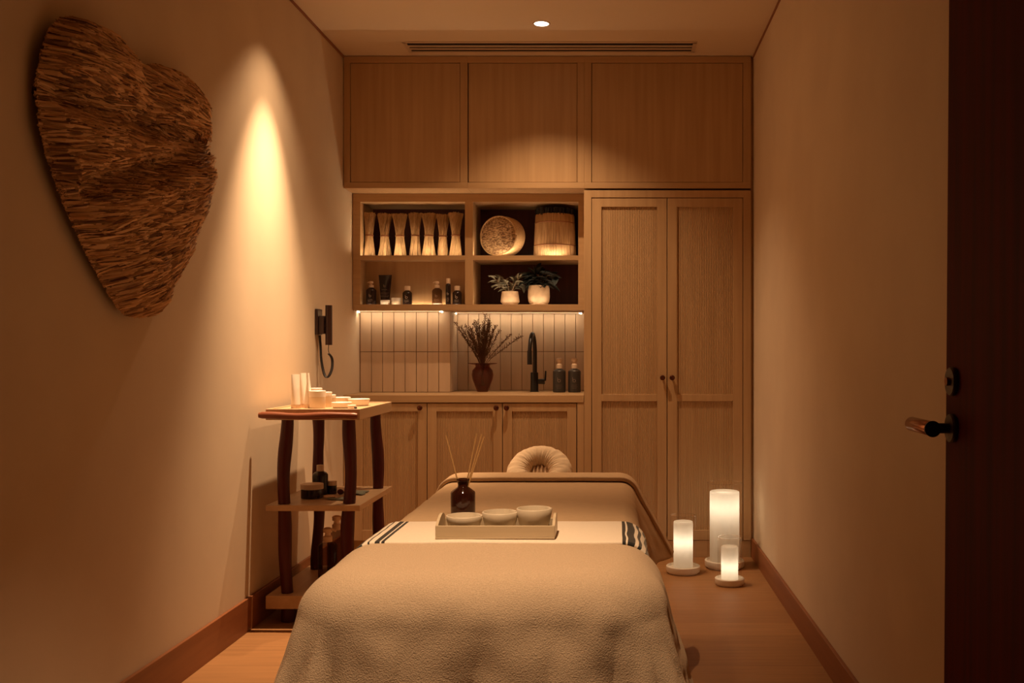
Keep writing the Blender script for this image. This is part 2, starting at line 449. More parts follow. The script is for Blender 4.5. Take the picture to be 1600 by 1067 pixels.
build(MB().box(tx0, tx1, YF + 0.008, YF + 0.03, 0.0, dz0 - 0.003), 'plinth', M['oakx'], t, bevel=0.001)
xm = X(1042.3, YF)
pan = [(dz0 + 0.055, Z(627, YF)), (Z(616, YF), Z(323, YF))]
shaker_door(t, X(924, YF) + 0.003, xm - 0.002, dz0, dz1 - 0.003, 0.053, pan, X(1035, YF), Z(590, YF))
shaker_door(t, xm + 0.002, X(1161.5, YF) - 0.003, dz0, dz1 - 0.003, 0.053, pan, X(1050, YF), Z(590, YF))

# base cupboards
bz1 = 0.858
def base_unit(x0, x1, doors, label):
    t = thing('base_cupboard', label, 'cupboard', ((x0 + x1) / 2, YF, 0), group='base cupboards under the worktop')
    c = MB(); c.box(x0 + 0.001, x0 + 0.019, YF + 0.028, YB + 0.02, 0.09, bz1 - 0.003); c.box(x1 - 0.019, x1 - 0.001, YF + 0.028, YB + 0.02, 0.09, bz1 - 0.003)
    c.box(x0 + 0.019, x1 - 0.019, YB, YB + 0.02, 0.09, bz1 - 0.003); c.box(x0 + 0.019, x1 - 0.019, YF + 0.03, YB, 0.09, 0.108)
    build(c, 'carcass', M['oak'], t)
    build(MB().box(x0, x1, YF + 0.03, YF + 0.045, 0, 0.088), 'plinth', M['oakx'], t)
    for a, bx, kx in doors:
        shaker_door(t, a, bx, 0.092, bz1 - 0.004, 0.050, [(0.15, Z(643, YF))], kx, Z(637, YF))
    return t
e1, e2, e3, e4 = X(551, YF), X(667, YF), X(785, YF), X(901, YF)
t1 = base_unit(e1, e2, [(e1 + 0.002, e2 - 0.002, X(657, YF))], 'oak base cupboard with one reeded door behind the trolley, beside the left wall')
t2 = base_unit(e2, e4, [(e2 + 0.002, e3 - 0.002, X(776, YF)), (e3 + 0.002, e4 - 0.002, X(792, YF))], 'oak base cupboard with two reeded doors behind the face cradle')
f = MB(); f.box(e4 + 0.003, tx0 - 0.001, YF, YF + 0.023, 0.0, bz1 - 0.001)
build(f, 'end_stile', M['oak'], t2, bevel=0.001)
f = MB(); f.box(LW + 0.002, e1 - 0.001, YF, YF + 0.023, 0.0, bz1 - 0.001)
build(f, 'end_stile', M['oak'], t1, bevel=0.001)
wt = MB().box(LW + 0.002, tx0 - 0.001, YF - 0.004, YB + 0.005, bz1, 0.9)
wto = build(wt, 'worktop', M['oakx'], loc=(-0.85, YF, bz1), bevel=0.002)
tag(wto, 'pale oak worktop under the tiles, carrying the vase, tap and soap bottles', 'worktop')

# open shelf unit
YS = 5.69
SX0, SX1 = LW + 0.003, tx0 - 0.002
sz0, sz1 = Z(485, YS), Z_UP0 - 0.001
oL0, oL1, oR0, oR1 = X(563, YS), X(726.5, YS), X(739, YS), X(903.5, YS)
zU1, zU0 = Z(315.5, YS), Z(399, YS)
zL1, zL0 = Z(406, YS), Z(475.5, YS)
YN = 6.03
t = thing('open_shelf_unit', 'oak open shelf unit with four lit niches above the tiled splashback', 'shelf unit', (-0.85, YS, sz0))
u = MB()
u.box(SX0, SX1, YS, YN, zU1, sz1)
u.box(SX0, SX1, YS, YN, sz0, zL0)
u.box(SX0, oL0, YS, YN, zL0, zU1); u.box(oR1, SX1, YS, YN, zL0, zU1)
build(u, 'carcass', M['oakx'], t, bevel=0.001)
build(MB().box(oL1, oR0, YS, YN, zL0, zU1), 'divider', M['oak'], t, bevel=0.001)
build(MB().box(oL0, oL1, YS, YN, zL1, zU0).box(oR0, oR1, YS, YN, zL1, zU0), 'shelf', M['oakx'], t, bevel=0.001)
build(MB().box(oL0, oL1, YN - 0.04, YN - 0.02, zU0, zU1).box(oR0, oR1, YN - 0.02, YN, zU0, zU1).box(oR0, oR1, YN - 0.02, YN, zL0, zL1), 'dark_back_panel', M['oakdark'], t)
build(MB().box(oL0, oL1, YS + 0.125, YS + 0.14, zL0, zL1), 'pale_back_panel', M['oak'], t)
# strips of light lying in the front edge of each shelf floor, hidden from eye level
def shelf_led(x0, x1, z, y=YS + 0.020, w=0.006, lum=None):
    return build(MB().box(x0 + 0.01, x1 - 0.01, y, y + w, z + 0.0001, z + 0.0007), 'light_strip', lum or M['led'], t)
M['led_up'] = emit('shelf_light_strip', (1.0, 0.70, 0.40), 85)
M['led_mid'] = emit('shelf_light_strip_mid', (1.0, 0.70, 0.40), 27)
M['led_hi'] = emit('shelf_light_strip_right', (1.0, 0.72, 0.43), 55)
M['led_low'] = emit('shelf_light_strip_low', (1.0, 0.70, 0.40), 9)
shelf_led(oL0, oL1, zU0, lum=M['led_up']); shelf_led(oR0, oR1, zU0, lum=M['led_hi'])
shelf_led(oR0, oR1, zL0, lum=M['led_mid']); shelf_led(oL0, oL1, zL0, lum=M['led_low'])
shelf_led(oL0 + 0.22, oL1 - 0.12, zL0, y=YS + 0.11, lum=M['led_mid'])

def under_light(x0, x1, y, label):
    o = thing('under_shelf_light', label, 'light', ((x0 + x1) / 2, y, sz0 - 0.012), group='light strips under the open shelves')
    build(MB().box(x0, x1, y - 0.007, y + 0.007, sz0 - 0.0045, sz0 - 0.001), 'diffuser', M['led'], o)
    build(MB().box(x0 + 0.013, x1 - 0.013, y - 0.0103, y - 0.0078, sz0 - 0.0060, sz0 - 0.0008), 'profile_lip', M['palecap'], o)
    for xx in (x0, x1):
        e = MB().box(xx - 0.004, xx + 0.012 if xx == x0 else xx + 0.004, y - 0.008, y + 0.008, sz0 - 0.0075, sz0 - 0.0005)
        build(e, 'end_glint', M['led'], o)  # glow put on the ends as the bright reflections of the strip
M['led'].node_tree.nodes['Emission'].inputs[1].default_value = 17
under_light(X(562, TL), X(693, TL), TL - 0.05, 'shorter warm light strip under the shelves, over the forward tile step')
under_light(X(713, TR), X(911, TR) - 0.01, TR - 0.06, 'longer warm light strip under the shelves, above vase and black tap')
# underside of the shelf unit back to the tiles
build(MB().box(SX0, SX1, YN, TR + 0.02, sz0, zL0), 'bottom_board', M['oakx'], t)

# ------------------------------------------------------------------ ceiling fittings
def downlight(x, y, label):
    o = thing('downlight', label, 'ceiling light', (x, y, CEIL), group='round recessed ceiling lights')
    build(MB().lathe([(0.030, -0.001), (0.043, -0.003), (0.045, -0.001), (0.045, 0.0)], 40, (x, y, CEIL), cap=False), 'trim_ring', M['vent'], o)
    build(MB().lathe([(0.0, -0.0018), (0.036, -0.0022)], 40, (x, y, CEIL), cap=False), 'lens', M['lens'], o)
downlight(*DL[0], 'small round recessed ceiling light glowing in front of the air vent')

vx0, vx1 = X(635, 5.27), X(1083, 5.27)
o = thing('air_vent', 'long slotted linear air vent in the ceiling above the wall cabinets', 'air vent', ((vx0 + vx1) / 2, 5.34, CEIL))
fr = MB(); y0, y1 = 5.255, 5.425
fr.box(vx0 - 0.02, vx1 + 0.02, y0 - 0.012, y0 + 0.012, CEIL - 0.004, CEIL)
fr.box(vx0 - 0.02, vx1 + 0.02, y1 - 0.012, y1 + 0.012, CEIL - 0.004, CEIL)
fr.box(vx0 - 0.02, vx0, y0, y1, CEIL - 0.004, CEIL); fr.box(vx1, vx1 + 0.02, y0, y1, CEIL - 0.004, CEIL)
build(fr, 'frame', M['vent'], o)
build(MB().box(vx0, vx1, y0 + 0.012, y1 - 0.012, CEIL - 0.0015, CEIL - 0.0005), 'slot_shade', M['dark'], o)  # near-black sheet painted as the shade inside the vent slots
yy = y0 + 0.012
for k in range(2):
    yc = y0 + 0.012 + (k + 1) * 0.0487
    build(MB().box(vx0, vx1, yc - 0.010, yc + 0.010, CEIL - 0.006, CEIL - 0.0012), 'slat', M['vent'], o)

# ------------------------------------------------------------------ door on the right, standing open
t = bpy.data.objects.new('door_1', None); COL.objects.link(t); t['kind'] = 'structure'
XD = 0.618; YD = 1.885
t.location = (XD, YD, 0); t.rotation_euler = (0, R(0.42), 0)
def dbuild(mb, name, material, parent, **k): return build(mb, name, material, parent, world=False, **k)
pl = MB(); 
pl.box(0, 0.045, -0.93, 0, 0.008, 2.35)
dbuild(pl, 'door_leaf', M['door'], t, bevel=0.002)
tag(t, 'dark reddish wooden door standing open at the right', None)
h = MB().lathe([(0.0, 0.0), (0.026, 0.0), (0.027, 0.003), (0.027, 0.007), (0.025, 0.010), (0.0, 0.010)], 36, (0, 0, 0), mtx=Matrix.Rotation(R(-90), 3, 'Y'))
HZ = Z(669, 1.84); hy = 1.838 - YD
h2 = MB(); h2.v = [(v[0], v[1] + hy, v[2] + HZ) for v in h.v]; h2.f = list(h.f)
rs = dbuild(h2, 'rosette', M['blackplastic'], t)
nk = MB().tube([(-0.005, hy, HZ), (-0.030, hy, HZ), (-0.046, hy - 0.004, HZ)], 0.0095, 20)
nk.tube([(-0.046, hy - 0.02, HZ), (-0.046, hy - 0.016, HZ)], 0.0145, 28)
dbuild(nk, 'handle_neck', M['blackplastic'], t)
gr = MB(); pts = [(-0.046, hy - 0.016 + s * 0.125, HZ) for s in (0, 0.01, 0.5, 0.985, 1)]
gr.tube(pts, [0.0132, 0.0138, 0.0138, 0.0138, 0.0128], 32)
dbuild(gr, 'door_handle', M['lever'], t)
dbuild(MB().tube([(-0.046, hy - 0.0215, HZ), (-0.046, hy - 0.020, HZ)], 0.0150, 32), 'handle_end_cap', M['black'], t)
k2 = MB(); k2.v = [(v[0], v[1] + hy, v[2] + Z(596, 1.84)) for v in h.v]; k2.f = list(h.f)
ro = dbuild(k2, 'lock_rosette', M['blackplastic'], t)
dbuild(MB().tube([(-0.010, hy, Z(596, 1.84)), (-0.016, hy, Z(596, 1.84))], 0.008, 20), 'thumb_turn', M['lever'], ro)

# ------------------------------------------------------------------ massage table and its cloths
BX0, BX1, BY0, BY1 = -0.672, 0.068, 2.17, 4.00
PZ = 0.632

def nz3(x, y, z=0.0): return noise.noise(Vector((x, y, z)))

def drape(name, rect, xr, yr, ztop, nx, ny, material, parent=None, loc=None, r=0.05, rc=0.07, flare=10, amp=0.02, freq=16,
          thick=0.006, topamp=0.003, seed=0.0, sub=1, flare_head=None, uvlen=None, edgewob=0.0, rise=None, pleat=False):
    x0, x1, y0, y1 = rect
    ix0, ix1, iy0, iy1 = x0 + rc, x1 - rc, y0 + rc, y1 - rc
    qa = r * PI / 2
    def f(u, v):
        cy = yr[0] + (yr[1] - yr[0]) * v
        a, b = xr(cy) if callable(xr) else xr
        cx = a + (b - a) * u
        if edgewob: cy += edgewob * nz3(cx * 5, cy * 3, seed) * (1 if v < 0.02 or v > 0.98 else 0.6)
        qx = min(max(cx, ix0), ix1); qy = min(max(cy, iy0), iy1)
        vx, vy = cx - qx, cy - qy; Ln = math.hypot(vx, vy)
        wob = topamp * (nz3(cx * 4, cy * 4, seed) + 0.5 * nz3(cx * 11, cy * 9, seed + 3))
        if Ln <= rc - r or Ln < 1e-6:
            return (cx, cy, ztop + wob)
        nxv, nyv = vx / Ln, vy / Ln
        s = Ln - (rc - r)
        ang = math.atan2(vy, vx)
        arc = qx * 1.0 * (1 if abs(nyv) > 0.5 else 0) + qy * 1.0 * (1 if abs(nxv) > 0.5 else 0) + ang * 0.35
        fl = R(flare)
        if flare_head is not None and cy > flare_head[0]:
            k = min(1, (cy - flare_head[0]) / flare_head[1]); fl = R(flare + (flare_head[2] - flare) * k)
        am = PI / 2 - fl
        if s < r * am:
            a2 = s / r; hor = r * math.sin(a2); drop = r * (1 - math.cos(a2)); t = 0
        else:
            t = s - r * am; hor = r * math.sin(am) + t * math.sin(fl); drop = r * (1 - math.cos(am)) + t * math.cos(fl)
        corner = 4 * (nxv * nyv) ** 2
        tt = min(1, t / (0.20 if pleat else 0.25))
        fold = math.sin(arc * freq * 2 + 2.2 * nz3(arc * 3, 0.3, seed)) * 0.6 + nz3(arc * freq * 0.6, t * 1.0, seed + 7) * 1.5
        if pleat:
            q_ = arc * 19 + 3.0 * nz3(arc * 2.1, t * 0.8, seed + 4) + 1.2 * t
            fold = fold * 0.75 + (abs(math.sin(q_)) ** 0.7 - 0.5) * 0.75 * (0.5 + t * 2)
            fold += 0.25 * nz3(cx * 16, cy * 10 + t * 8, seed + 21)
        hor += amp * tt * fold + 0.03 * corner * tt
        drop += 0.2 * amp * tt * nz3(arc * 9, 1.0, seed)
        hor += 0.004 * nz3(cx * 14, cy * 14, seed + 9)
        return (qx + nxv * (rc - r + hor), qy + nyv * (rc - r + hor), ztop - drop + wob * (1 - tt))
    mb = MB().grid(f, nx, ny)
    o = build(mb, name, material, parent=parent, loc=loc, smooth=180)
    if uvlen:
        ul = o.data.uv_layers.new(name='UVMap')
        for p in o.data.polygons:
            for li in p.loop_indices:
                vi = o.data.loops[li].vertex_index
                jv = (vi // (nx + 1)) / ny
                ul.data[li].uv = ((vi % (nx + 1)) / nx, jv)
    md = o.modifiers.new('solid', 'SOLIDIFY'); md.thickness = thick; md.offset = 1
    if sub:
        md = o.modifiers.new('sub', 'SUBSURF'); md.levels = sub; md.render_levels = sub
    return o

bed = thing('massage_table', 'padded massage table standing in the middle of the room under the blankets', 'massage table', (-0.30, 3.08, 0))
pad = MB()
def rounded_slab(mb, x0, x1, y0, y1, z0, z1, rc, re=0.02, n=8):
    ring = []
    for (cx, cy, a0) in ((x1 - rc, y1 - rc, 0), (x0 + rc, y1 - rc, 90), (x0 + rc, y0 + rc, 180), (x1 - rc, y0 + rc, 270)):
        for k in range(n + 1):
            a = R(a0 + 90 * k / n); ring.append((cx, cy, math.cos(a), math.sin(a)))
    rb_ = 0.02
    levels = [(z0, -rb_), (z0 + rb_ * 0.3, -rb_ * 0.3), (z0 + rb_, 0)] + [(z1 - re + re * math.sin(R(a)), -re * (1 - math.cos(R(a)))) for a in range(0, 91, 10)]
    vs = []
    for z, d in levels:
        for cx, cy, c, s_ in ring: vs.append((cx + c * (rc + d), cy + s_ * (rc + d), z))
    m_ = len(ring); fs = []
    for j in range(len(levels) - 1):
        for i in range(m_):
            k = (i + 1) % m_; fs.append((j * m_ + i, j * m_ + k, (j + 1) * m_ + k, (j + 1) * m_ + i))
    fs.append(tuple(range(m_ - 1, -1, -1))); fs.append(tuple((len(levels) - 1) * m_ + i for i in range(m_)))
    mb.add(vs, fs)
rounded_slab(pad, BX0 + 0.008, BX1 - 0.008, BY0 + 0.008, BY1 - 0.008, 0.505, PZ - 0.001, 0.13, 0.085)
build(pad, 'padded_top', M['pad'], bed)
build(MB().box(BX0 + 0.05, BX1 - 0.05, BY0 + 0.05, BY1 - 0.05, 0.44, 0.503), 'frame', M['oak'], bed, bevel=0.003)
for lx in (BX0 + 0.09, BX1 - 0.09):
    for ly in (BY0 + 0.16, BY1 - 0.16):
        build(MB().box(lx - 0.025, lx + 0.025, ly - 0.025, ly + 0.025, 0.0, 0.438), 'leg', M['oak'], bed, bevel=0.003)

rect = (BX0, BX1, BY0, BY1)
def bl_x(cy):
    k = min(1, max(0, (cy - 3.2) / 0.6))
    return (BX0 - 0.21, BX1 + 0.17 + 0.13 * k)
blk = drape('blanket', rect, bl_x, (2.56, 3.99), PZ + 0.003, 100, 110, M['blanket'], loc=(-0.3, 3.1, PZ), r=0.05, flare=7, amp=0.010, freq=6,
            thick=0.006, topamp=0.0012, seed=1.0, flare_head=(3.2, 0.65, 31))
tag(blk, 'smooth brown blanket spread over the head half of the massage table', 'blanket')
fe = drape('folded_edge', (BX0 - 0.004, BX1 + 0.004, BY0, BY1 + 0.004), (BX0 - 0.24, BX1 + 0.30), (3.80, 4.03), PZ + 0.0125, 110, 24, M['blanket'], parent=blk,
           r=0.055, flare=27, amp=0.006, freq=5, thick=0.016, topamp=0.0015, seed=5.0, edgewob=0.004)

tow = drape('striped_towel', (BX0 - 0.006, BX1 + 0.006, BY0, BY1), (BX0 - 0.19, BX1 + 0.15), (2.552, 2.862), PZ + 0.0105, 150, 34, M['towel'],
            loc=(-0.3, 2.70, PZ), r=0.052, flare=12, amp=0.006, freq=8, thick=0.012, topamp=0.0015, seed=9.0, uvlen=1)
tag(tow, 'cream towel with dark stripes at both ends, laid across the massage table', 'towel')
# fringe at the two ends of the towel
def tow_end(side, y):
    dep = tow.data
    return None
vv = tow.data.vertices; NXT = 150
for side in (0, NXT):
    fgm = MB()
    for j in range(0, 35):
        for k in range(2):
            base = vv[j * (NXT + 1) + side].co; prev = vv[j * (NXT + 1) + (2 if side == 0 else NXT - 2)].co
            d = (base - prev).normalized()
            p0 = Vector(base) + Vector(tow.location) + Vector((0.006 * (1 if side else -1), (k - 0.5) * 0.004, 0))
            p1 = p0 + d * 0.012 + Vector((random.uniform(-.003, .003), random.uniform(-.003, .003), 0))
            p2 = p1 + d * 0.012 + Vector((random.uniform(-.005, .005), random.uniform(-.004, .004), -0.003))
            fgm.tube([p0, p1, p2], [0.0013, 0.0013, 0.0008], 4)
    build(fgm, 'fringe', M['cover'], tow)

thr = drape('fleece_throw', (BX0 - 0.052, BX1 + 0.046, BY0 - 0.030, BY1), (BX0 - 0.40, BX1 + 0.37), (1.76, 2.566), PZ + 0.007, 190, 120, M['fleece'],
            loc=(-0.3, 2.3, PZ), r=0.115, rc=0.165, flare=12, amp=0.026, freq=8, thick=0.010, topamp=0.004, seed=2.0, pleat=True)
tag(thr, 'beige fleece throw draped over the foot end of the massage table', 'throw')

# face cradle behind the head end
hc = Vector((X(843, 4.24), 4.23, 0.622))
hr = thing('face_cradle', 'horseshoe face cradle in a gathered cotton cover at the head of the massage table', 'face cradle', (hc.x, hc.y, hc.z))
tilt = Matrix.Rotation(R(40), 3, 'X')
def ringf(u, v):
    a0, a1 = R(-62), R(242)
    th = a0 + (a1 - a0) * u
    endk = min(u, 1 - u) / 0.06; cap = math.sqrt(max(0.0, 1 - (1 - min(1, endk)) ** 2))
    ph = 2 * PI * v
    wr = 0.0028 * math.sin(th * 46 + 3 * nz3(th * 4, 1)) * max(0, -math.cos(ph)) + 0.0032 * nz3(th * 7, ph * 1.2, 2)
    rr = (0.050 + wr) * (0.25 + 0.75 * cap)
    Rm = 0.090
    c = Vector((Rm * math.cos(th), (Rm + 0.01) * math.sin(th), 0))
    d = Vector((math.cos(th), math.sin(th), 0))
    p = c + d * (rr * math.cos(ph)) + Vector((0, 0, rr * 0.86 * math.sin(ph)))
    p = tilt @ p
    return (p.x, p.y, p.z)
mb = MB().grid(ringf, 150, 28)
mb.f.append(tuple(j * 151 for j in range(28))); mb.f.append(tuple(j * 151 + 150 for j in range(27, -1, -1)))
cu = build(mb, 'cushion', M['cover'], hr, world=False, smooth=180)
pn = MB().grid(lambda u, v: tuple(tilt @ Vector(((u - .5) * 0.09, (v - .5) * 0.11, 0.0 + 0.005 * math.sin(u * 34)))), 40, 6)
build(pn, 'gathered_lining', fabric('lining', (0.42, 0.27, 0.16), (0.60, 0.43, 0.28), 60, 0.1), hr, world=False, smooth=180, solid=0.003)
sup = MB()
for sx in (-0.06, 0.06):
    sup.tube([(sx, -0.26, -0.10), (sx, -0.1, -0.10), (sx, 0.0, -0.07)], 0.009, 12)
build(sup, 'support_bars', M['black'], hr, world=False)

# ------------------------------------------------------------------ tray with bowls, diffuser
TZ = PZ + 0.0245
ty0 = 2.576; tx_0, tx_1 = X(680, ty0), X(866.5, ty0)
t = thing('serving_tray', 'small pale wooden tray holding three bowls on the massage table', 'tray', ((tx_0 + tx_1) / 2, ty0 + 0.06, TZ))
tb = MB(); ty1 = ty0 + 0.125; TH = 0.034
tb.box(tx_0, tx_1, ty0, ty1, TZ, TZ + 0.006)
tb.box(tx_0, tx_1, ty0, ty0 + 0.006, TZ + 0.006, TZ + TH); tb.box(tx_0, tx_1, ty1 - 0.006, ty1, TZ + 0.006, TZ + TH)
build(tb, 'body', M['traywood'], t, bevel=0.001)
for sx in (tx_0 - 0.0005, tx_1 - 0.0065):
    n = 24; vs = []; fs = []
    for k in range(n + 1):
        s_ = k / n; y = ty0 + 0.0065 + (ty1 - ty0 - 0.013) * s_
        top = TZ + TH + 0.022 * math.sin(PI * s_) ** 0.7 * (0.55 + 0.75 * s_)
        for xx in (sx, sx + 0.007):
            vs += [(xx, y, TZ + 0.0062), (xx, y, top)]
    for k in range(n):
        a = k * 4; b_ = a + 4
        fs += [(a, a + 1, b_ + 1, b_), (a + 2, b_ + 2, b_ + 3, a + 3), (a + 1, a + 3, b_ + 3, b_ + 1), (a, b_, b_ + 2, a + 2)]
    fs += [(0, 2, 3, 1), (n * 4, n * 4 + 1, n * 4 + 3, n * 4 + 2)]
    build(MB().add(vs, fs), 'side_grip', M['traywood'], t)

def bowl(px, yb, rad, hgt, label, spa):
    x = X(px, yb); z0 = TZ + 0.0075
    prof = [(0.0, 0.0), (rad * 0.55, 0.0), (rad * 0.62, 0.002), (rad * 0.86, hgt * 0.35), (rad * 0.97, hgt * 0.7), (rad, hgt - 0.001), (rad - 0.001, hgt), (rad - 0.0035, hgt), (rad - 0.0045, hgt - 0.002),
            (rad * 0.9, hgt * 0.6), (rad * 0.74, hgt * 0.3), (rad * 0.45, 0.006), (0.0, 0.005)]
    mb = MB(); n = 64; mb.lathe(prof, n, (0, 0, 0), cap=False)
    v2 = []
    for v in mb.v:
        a = math.atan2(v[1], v[0]); k = v[2] / hgt
        da = abs((a - R(spa) + PI) % (2 * PI) - PI)
        g_ = math.exp(-(da / 0.16) ** 2) * max(0, k - 0.3)
        g2 = math.exp(-((da - 0.33) / 0.10) ** 2) * max(0, k - 0.3)
        s_ = 1 + 0.13 * g_ - 0.06 * g2
        v2.append((v[0] * s_ + x, v[1] * s_ + yb, v[2] - 0.004 * g_ + z0))
    mb.v = v2
    return tag(build(mb, 'bowl', M['bowl'], loc=(x, yb, z0), smooth=60), label, 'bowl', 'three bowls on the small tray')
bowl(725.5, 2.64, 0.0478, 0.044, 'beige bowl with a pouring lip at the tray end below the diffuser, lowest of three', 35)
bowl(781.5, 2.643, 0.0478, 0.053, 'beige bowl with a pouring lip in the middle of the tray', 35)
bowl(834.5, 2.645, 0.0468, 0.062, 'tallest beige bowl with a pouring lip, farthest from the diffuser', 20)

dx, dy = X(723.5, 2.97), 2.97; dz = PZ + 0.0125
t = thing('reed_diffuser', 'dark amber bottle of thin reeds standing on the blanket behind the tray', 'diffuser', (dx, dy, dz)); t.scale = (1.03, 1.03, 1.05)
build(MB().lathe([(0.0, 0.0), (0.033, 0.0), (0.0355, 0.003), (0.0355, 0.072), (0.034, 0.076), (0.016, 0.089), (0.0145, 0.092), (0.0145, 0.105), (0.0195, 0.108), (0.0195, 0.112), (0.013, 0.113), (0.011, 0.108), (0.011, 0.09), (0.028, 0.074), (0.031, 0.066), (0.031, 0.005), (0, 0.005)], 48, (dx, dy, dz), cap=False), 'bottle', M['amber'], t, smooth=40)
for (ax, ay, hh) in ((-0.050, 0.0, 0.235), (0.038, 0.012, 0.24), (0.062, -0.006, 0.232), (0.052, 0.02, 0.238)):
    sx_ = ax * 0.10
    build(MB().tube([(dx - ax * 0.2, dy - ay * 0.1, dz + 0.01), (dx + ax, dy + ay, dz + hh)], 0.0021, 8), 'reed', M['reed'], t)

# ------------------------------------------------------------------ candle lanterns on the floor
def candle(px, d, rb, hb, rw, zt, rg, zg, power, flame, label, gap=0.0):
    x = X(px, d)
    t = thing('candle_lantern', label, 'candle lantern', (x, d, 0), group='glowing candle lanterns on the floor')
    base = [(0.0, 0.0), (rb * 0.86, 0.0), (rb * 0.88, 0.008), (rb * 0.97, 0.0085), (rb, 0.013), (rb, hb - 0.003), (rb - 0.004, hb), (rb - 0.010, hb), (rb - 0.013, hb - 0.010), (0.0, hb - 0.010)]
    build(MB().lathe(base, 64, (x, d, 0), cap=False), 'dish', M['white'], t, smooth=40)
    z0 = hb - 0.0095
    wall = rw * 0.10
    prof = [(rw * 0.985, z0), (rw, z0 + 0.01), (rw, zt - 0.012), (rw * 0.985, zt - 0.004), (rw * 0.93, zt), (rw * 0.75, zt - 0.008), (rw * 0.35, zt - 0.014), (0.0, zt - 0.015)]
    build(MB().lathe(prof, 64, (x, d, 0), cap=False), 'candle', M['wax'], t, smooth=60)
    gprof = [(rg, z0 + 0.002), (rg, zg)]
    gl = MB().lathe(gprof, 64, (x, d, 0), cap=False)
    build(gl, 'glass_cylinder', M['clear'], t)
    build(MB().lathe([(rg - 0.0035, zg - 0.0005), (rg - 0.0035, zg + 0.0012), (rg, zg + 0.0012), (rg, zg - 0.0005)], 64, (x, d, 0), cap=False), 'glass_rim', M['rim'], t)
    l = bpy.data.lights.new('candle_light', 'POINT'); l.energy = power; l.color = (1.0, 0.82, 0.60); l.shadow_soft_size = min(rw * 0.45, 0.03)
    o = bpy.data.objects.new('candle_light', l); COL.objects.link(o); o.location = (x, d, flame)
M['rim'] = mat('glass_rim', (0.8, 0.6, 0.4), 0.1); M['rim'].node_tree.nodes['Principled BSDF'].inputs['Transmission Weight'].default_value = 0.7
candle(1132, 5.25, 0.104, 0.042, 0.078, Z(767, 5.25), 0.092, Z(754, 5.25), 0.44, 0.32, 'tallest candle lantern in a wide glass, nearest the cupboard corner')
candle(1067.5, 5.12, 0.088, 0.040, 0.050, Z(814, 5.12), 0.066, Z(805, 5.12), 0.23, 0.165, 'middle-sized candle lantern standing next to the massage table')
candle(1140, 4.86, 0.072, 0.036, 0.0415, Z(853, 4.86), 0.058, Z(839, 4.86), 0.15, 0.092, 'smallest candle lantern standing in front of the tallest one')

# ------------------------------------------------------------------ straw leaf on the left wall
outline_px = [(97, 28), (115, 27), (132, 31), (165, 48), (190, 75), (204, 94), (211, 124), (221, 104), (245, 100), (275, 111), (297, 130), (308, 152), (313, 180), (318, 205), (324, 222), (325, 240), (322, 262),
              (320, 290), (312, 330), (300, 362), (285, 397), (265, 440), (245, 480), (238, 493), (215, 495), (198, 492), (185, 478), (170, 455), (145, 410), (115, 347), (95, 297), (75, 240), (64, 190), (61, 150), (63, 110), (69, 75), (80, 45)]
def wallpt(px, py, off=0.034):
    d = (-LW - off) * FPX / (963 - px)
    return (d, Z(py, d))
outl = np.array([wallpt(*p) for p in outline_px])
def inside(P):
    x, y = P[:, 0], P[:, 1]; res = np.zeros(len(P), bool); n = len(outl)
    for i in range(n):
        x0, y0_ = outl[i]; x1, y1_ = outl[(i + 1) % n]
        c = ((y0_ > y) != (y1_ > y)); xx = (x1 - x0) * (y - y0_) / (y1_ - y0_ + 1e-12) + x0
        res ^= c & (x < xx)
    return res
def seg_dist(P, a, b):
    a = np.array(a); b = np.array(b); ab = b - a; tt = np.clip(((P - a) @ ab) / (ab @ ab), 0, 1)
    return np.linalg.norm(P - (a + tt[:, None] * ab), axis=1), tt
def edge_dist(P):
    return np.min([seg_dist(P, outl[i], outl[(i + 1) % len(outl)])[0] for i in range(len(outl))], axis=0)
CV = wallpt(322, 230); V1 = [wallpt(190, 188), wallpt(70, 142)]; V2 = [wallpt(230, 262), wallpt(120, 292)]
def relief(P):
    e = edge_dist(P); h = 0.028 + 0.072 * np.clip(e / 0.13, 0, 1) ** 0.6
    for V in (V1, V2):
        d1, t1_ = seg_dist(P, CV, V[0]); d2, t2_ = seg_dist(P, V[0], V[1]); dd = np.minimum(d1, d2)
        wv_ = np.where(d1 < d2, 0.022 + 0.030 * t1_, 0.045)
        h -= 0.084 * np.exp(-(dd / wv_) ** 2) * (0.1 + 0.9 * np.clip(e / 0.08, 0, 1))
    h += 0.005 * np.sin(P[:, 1] * 50 + 4 * np.sin(P[:, 0] * 5)) * np.clip(e / 0.05, 0, 1)
    return np.maximum(h, 0.012)
lf = thing('straw_leaf_hanging', 'heart-shaped woven straw leaf hanging on the left wall', 'wall decoration', (LW, 3.15, 1.25))
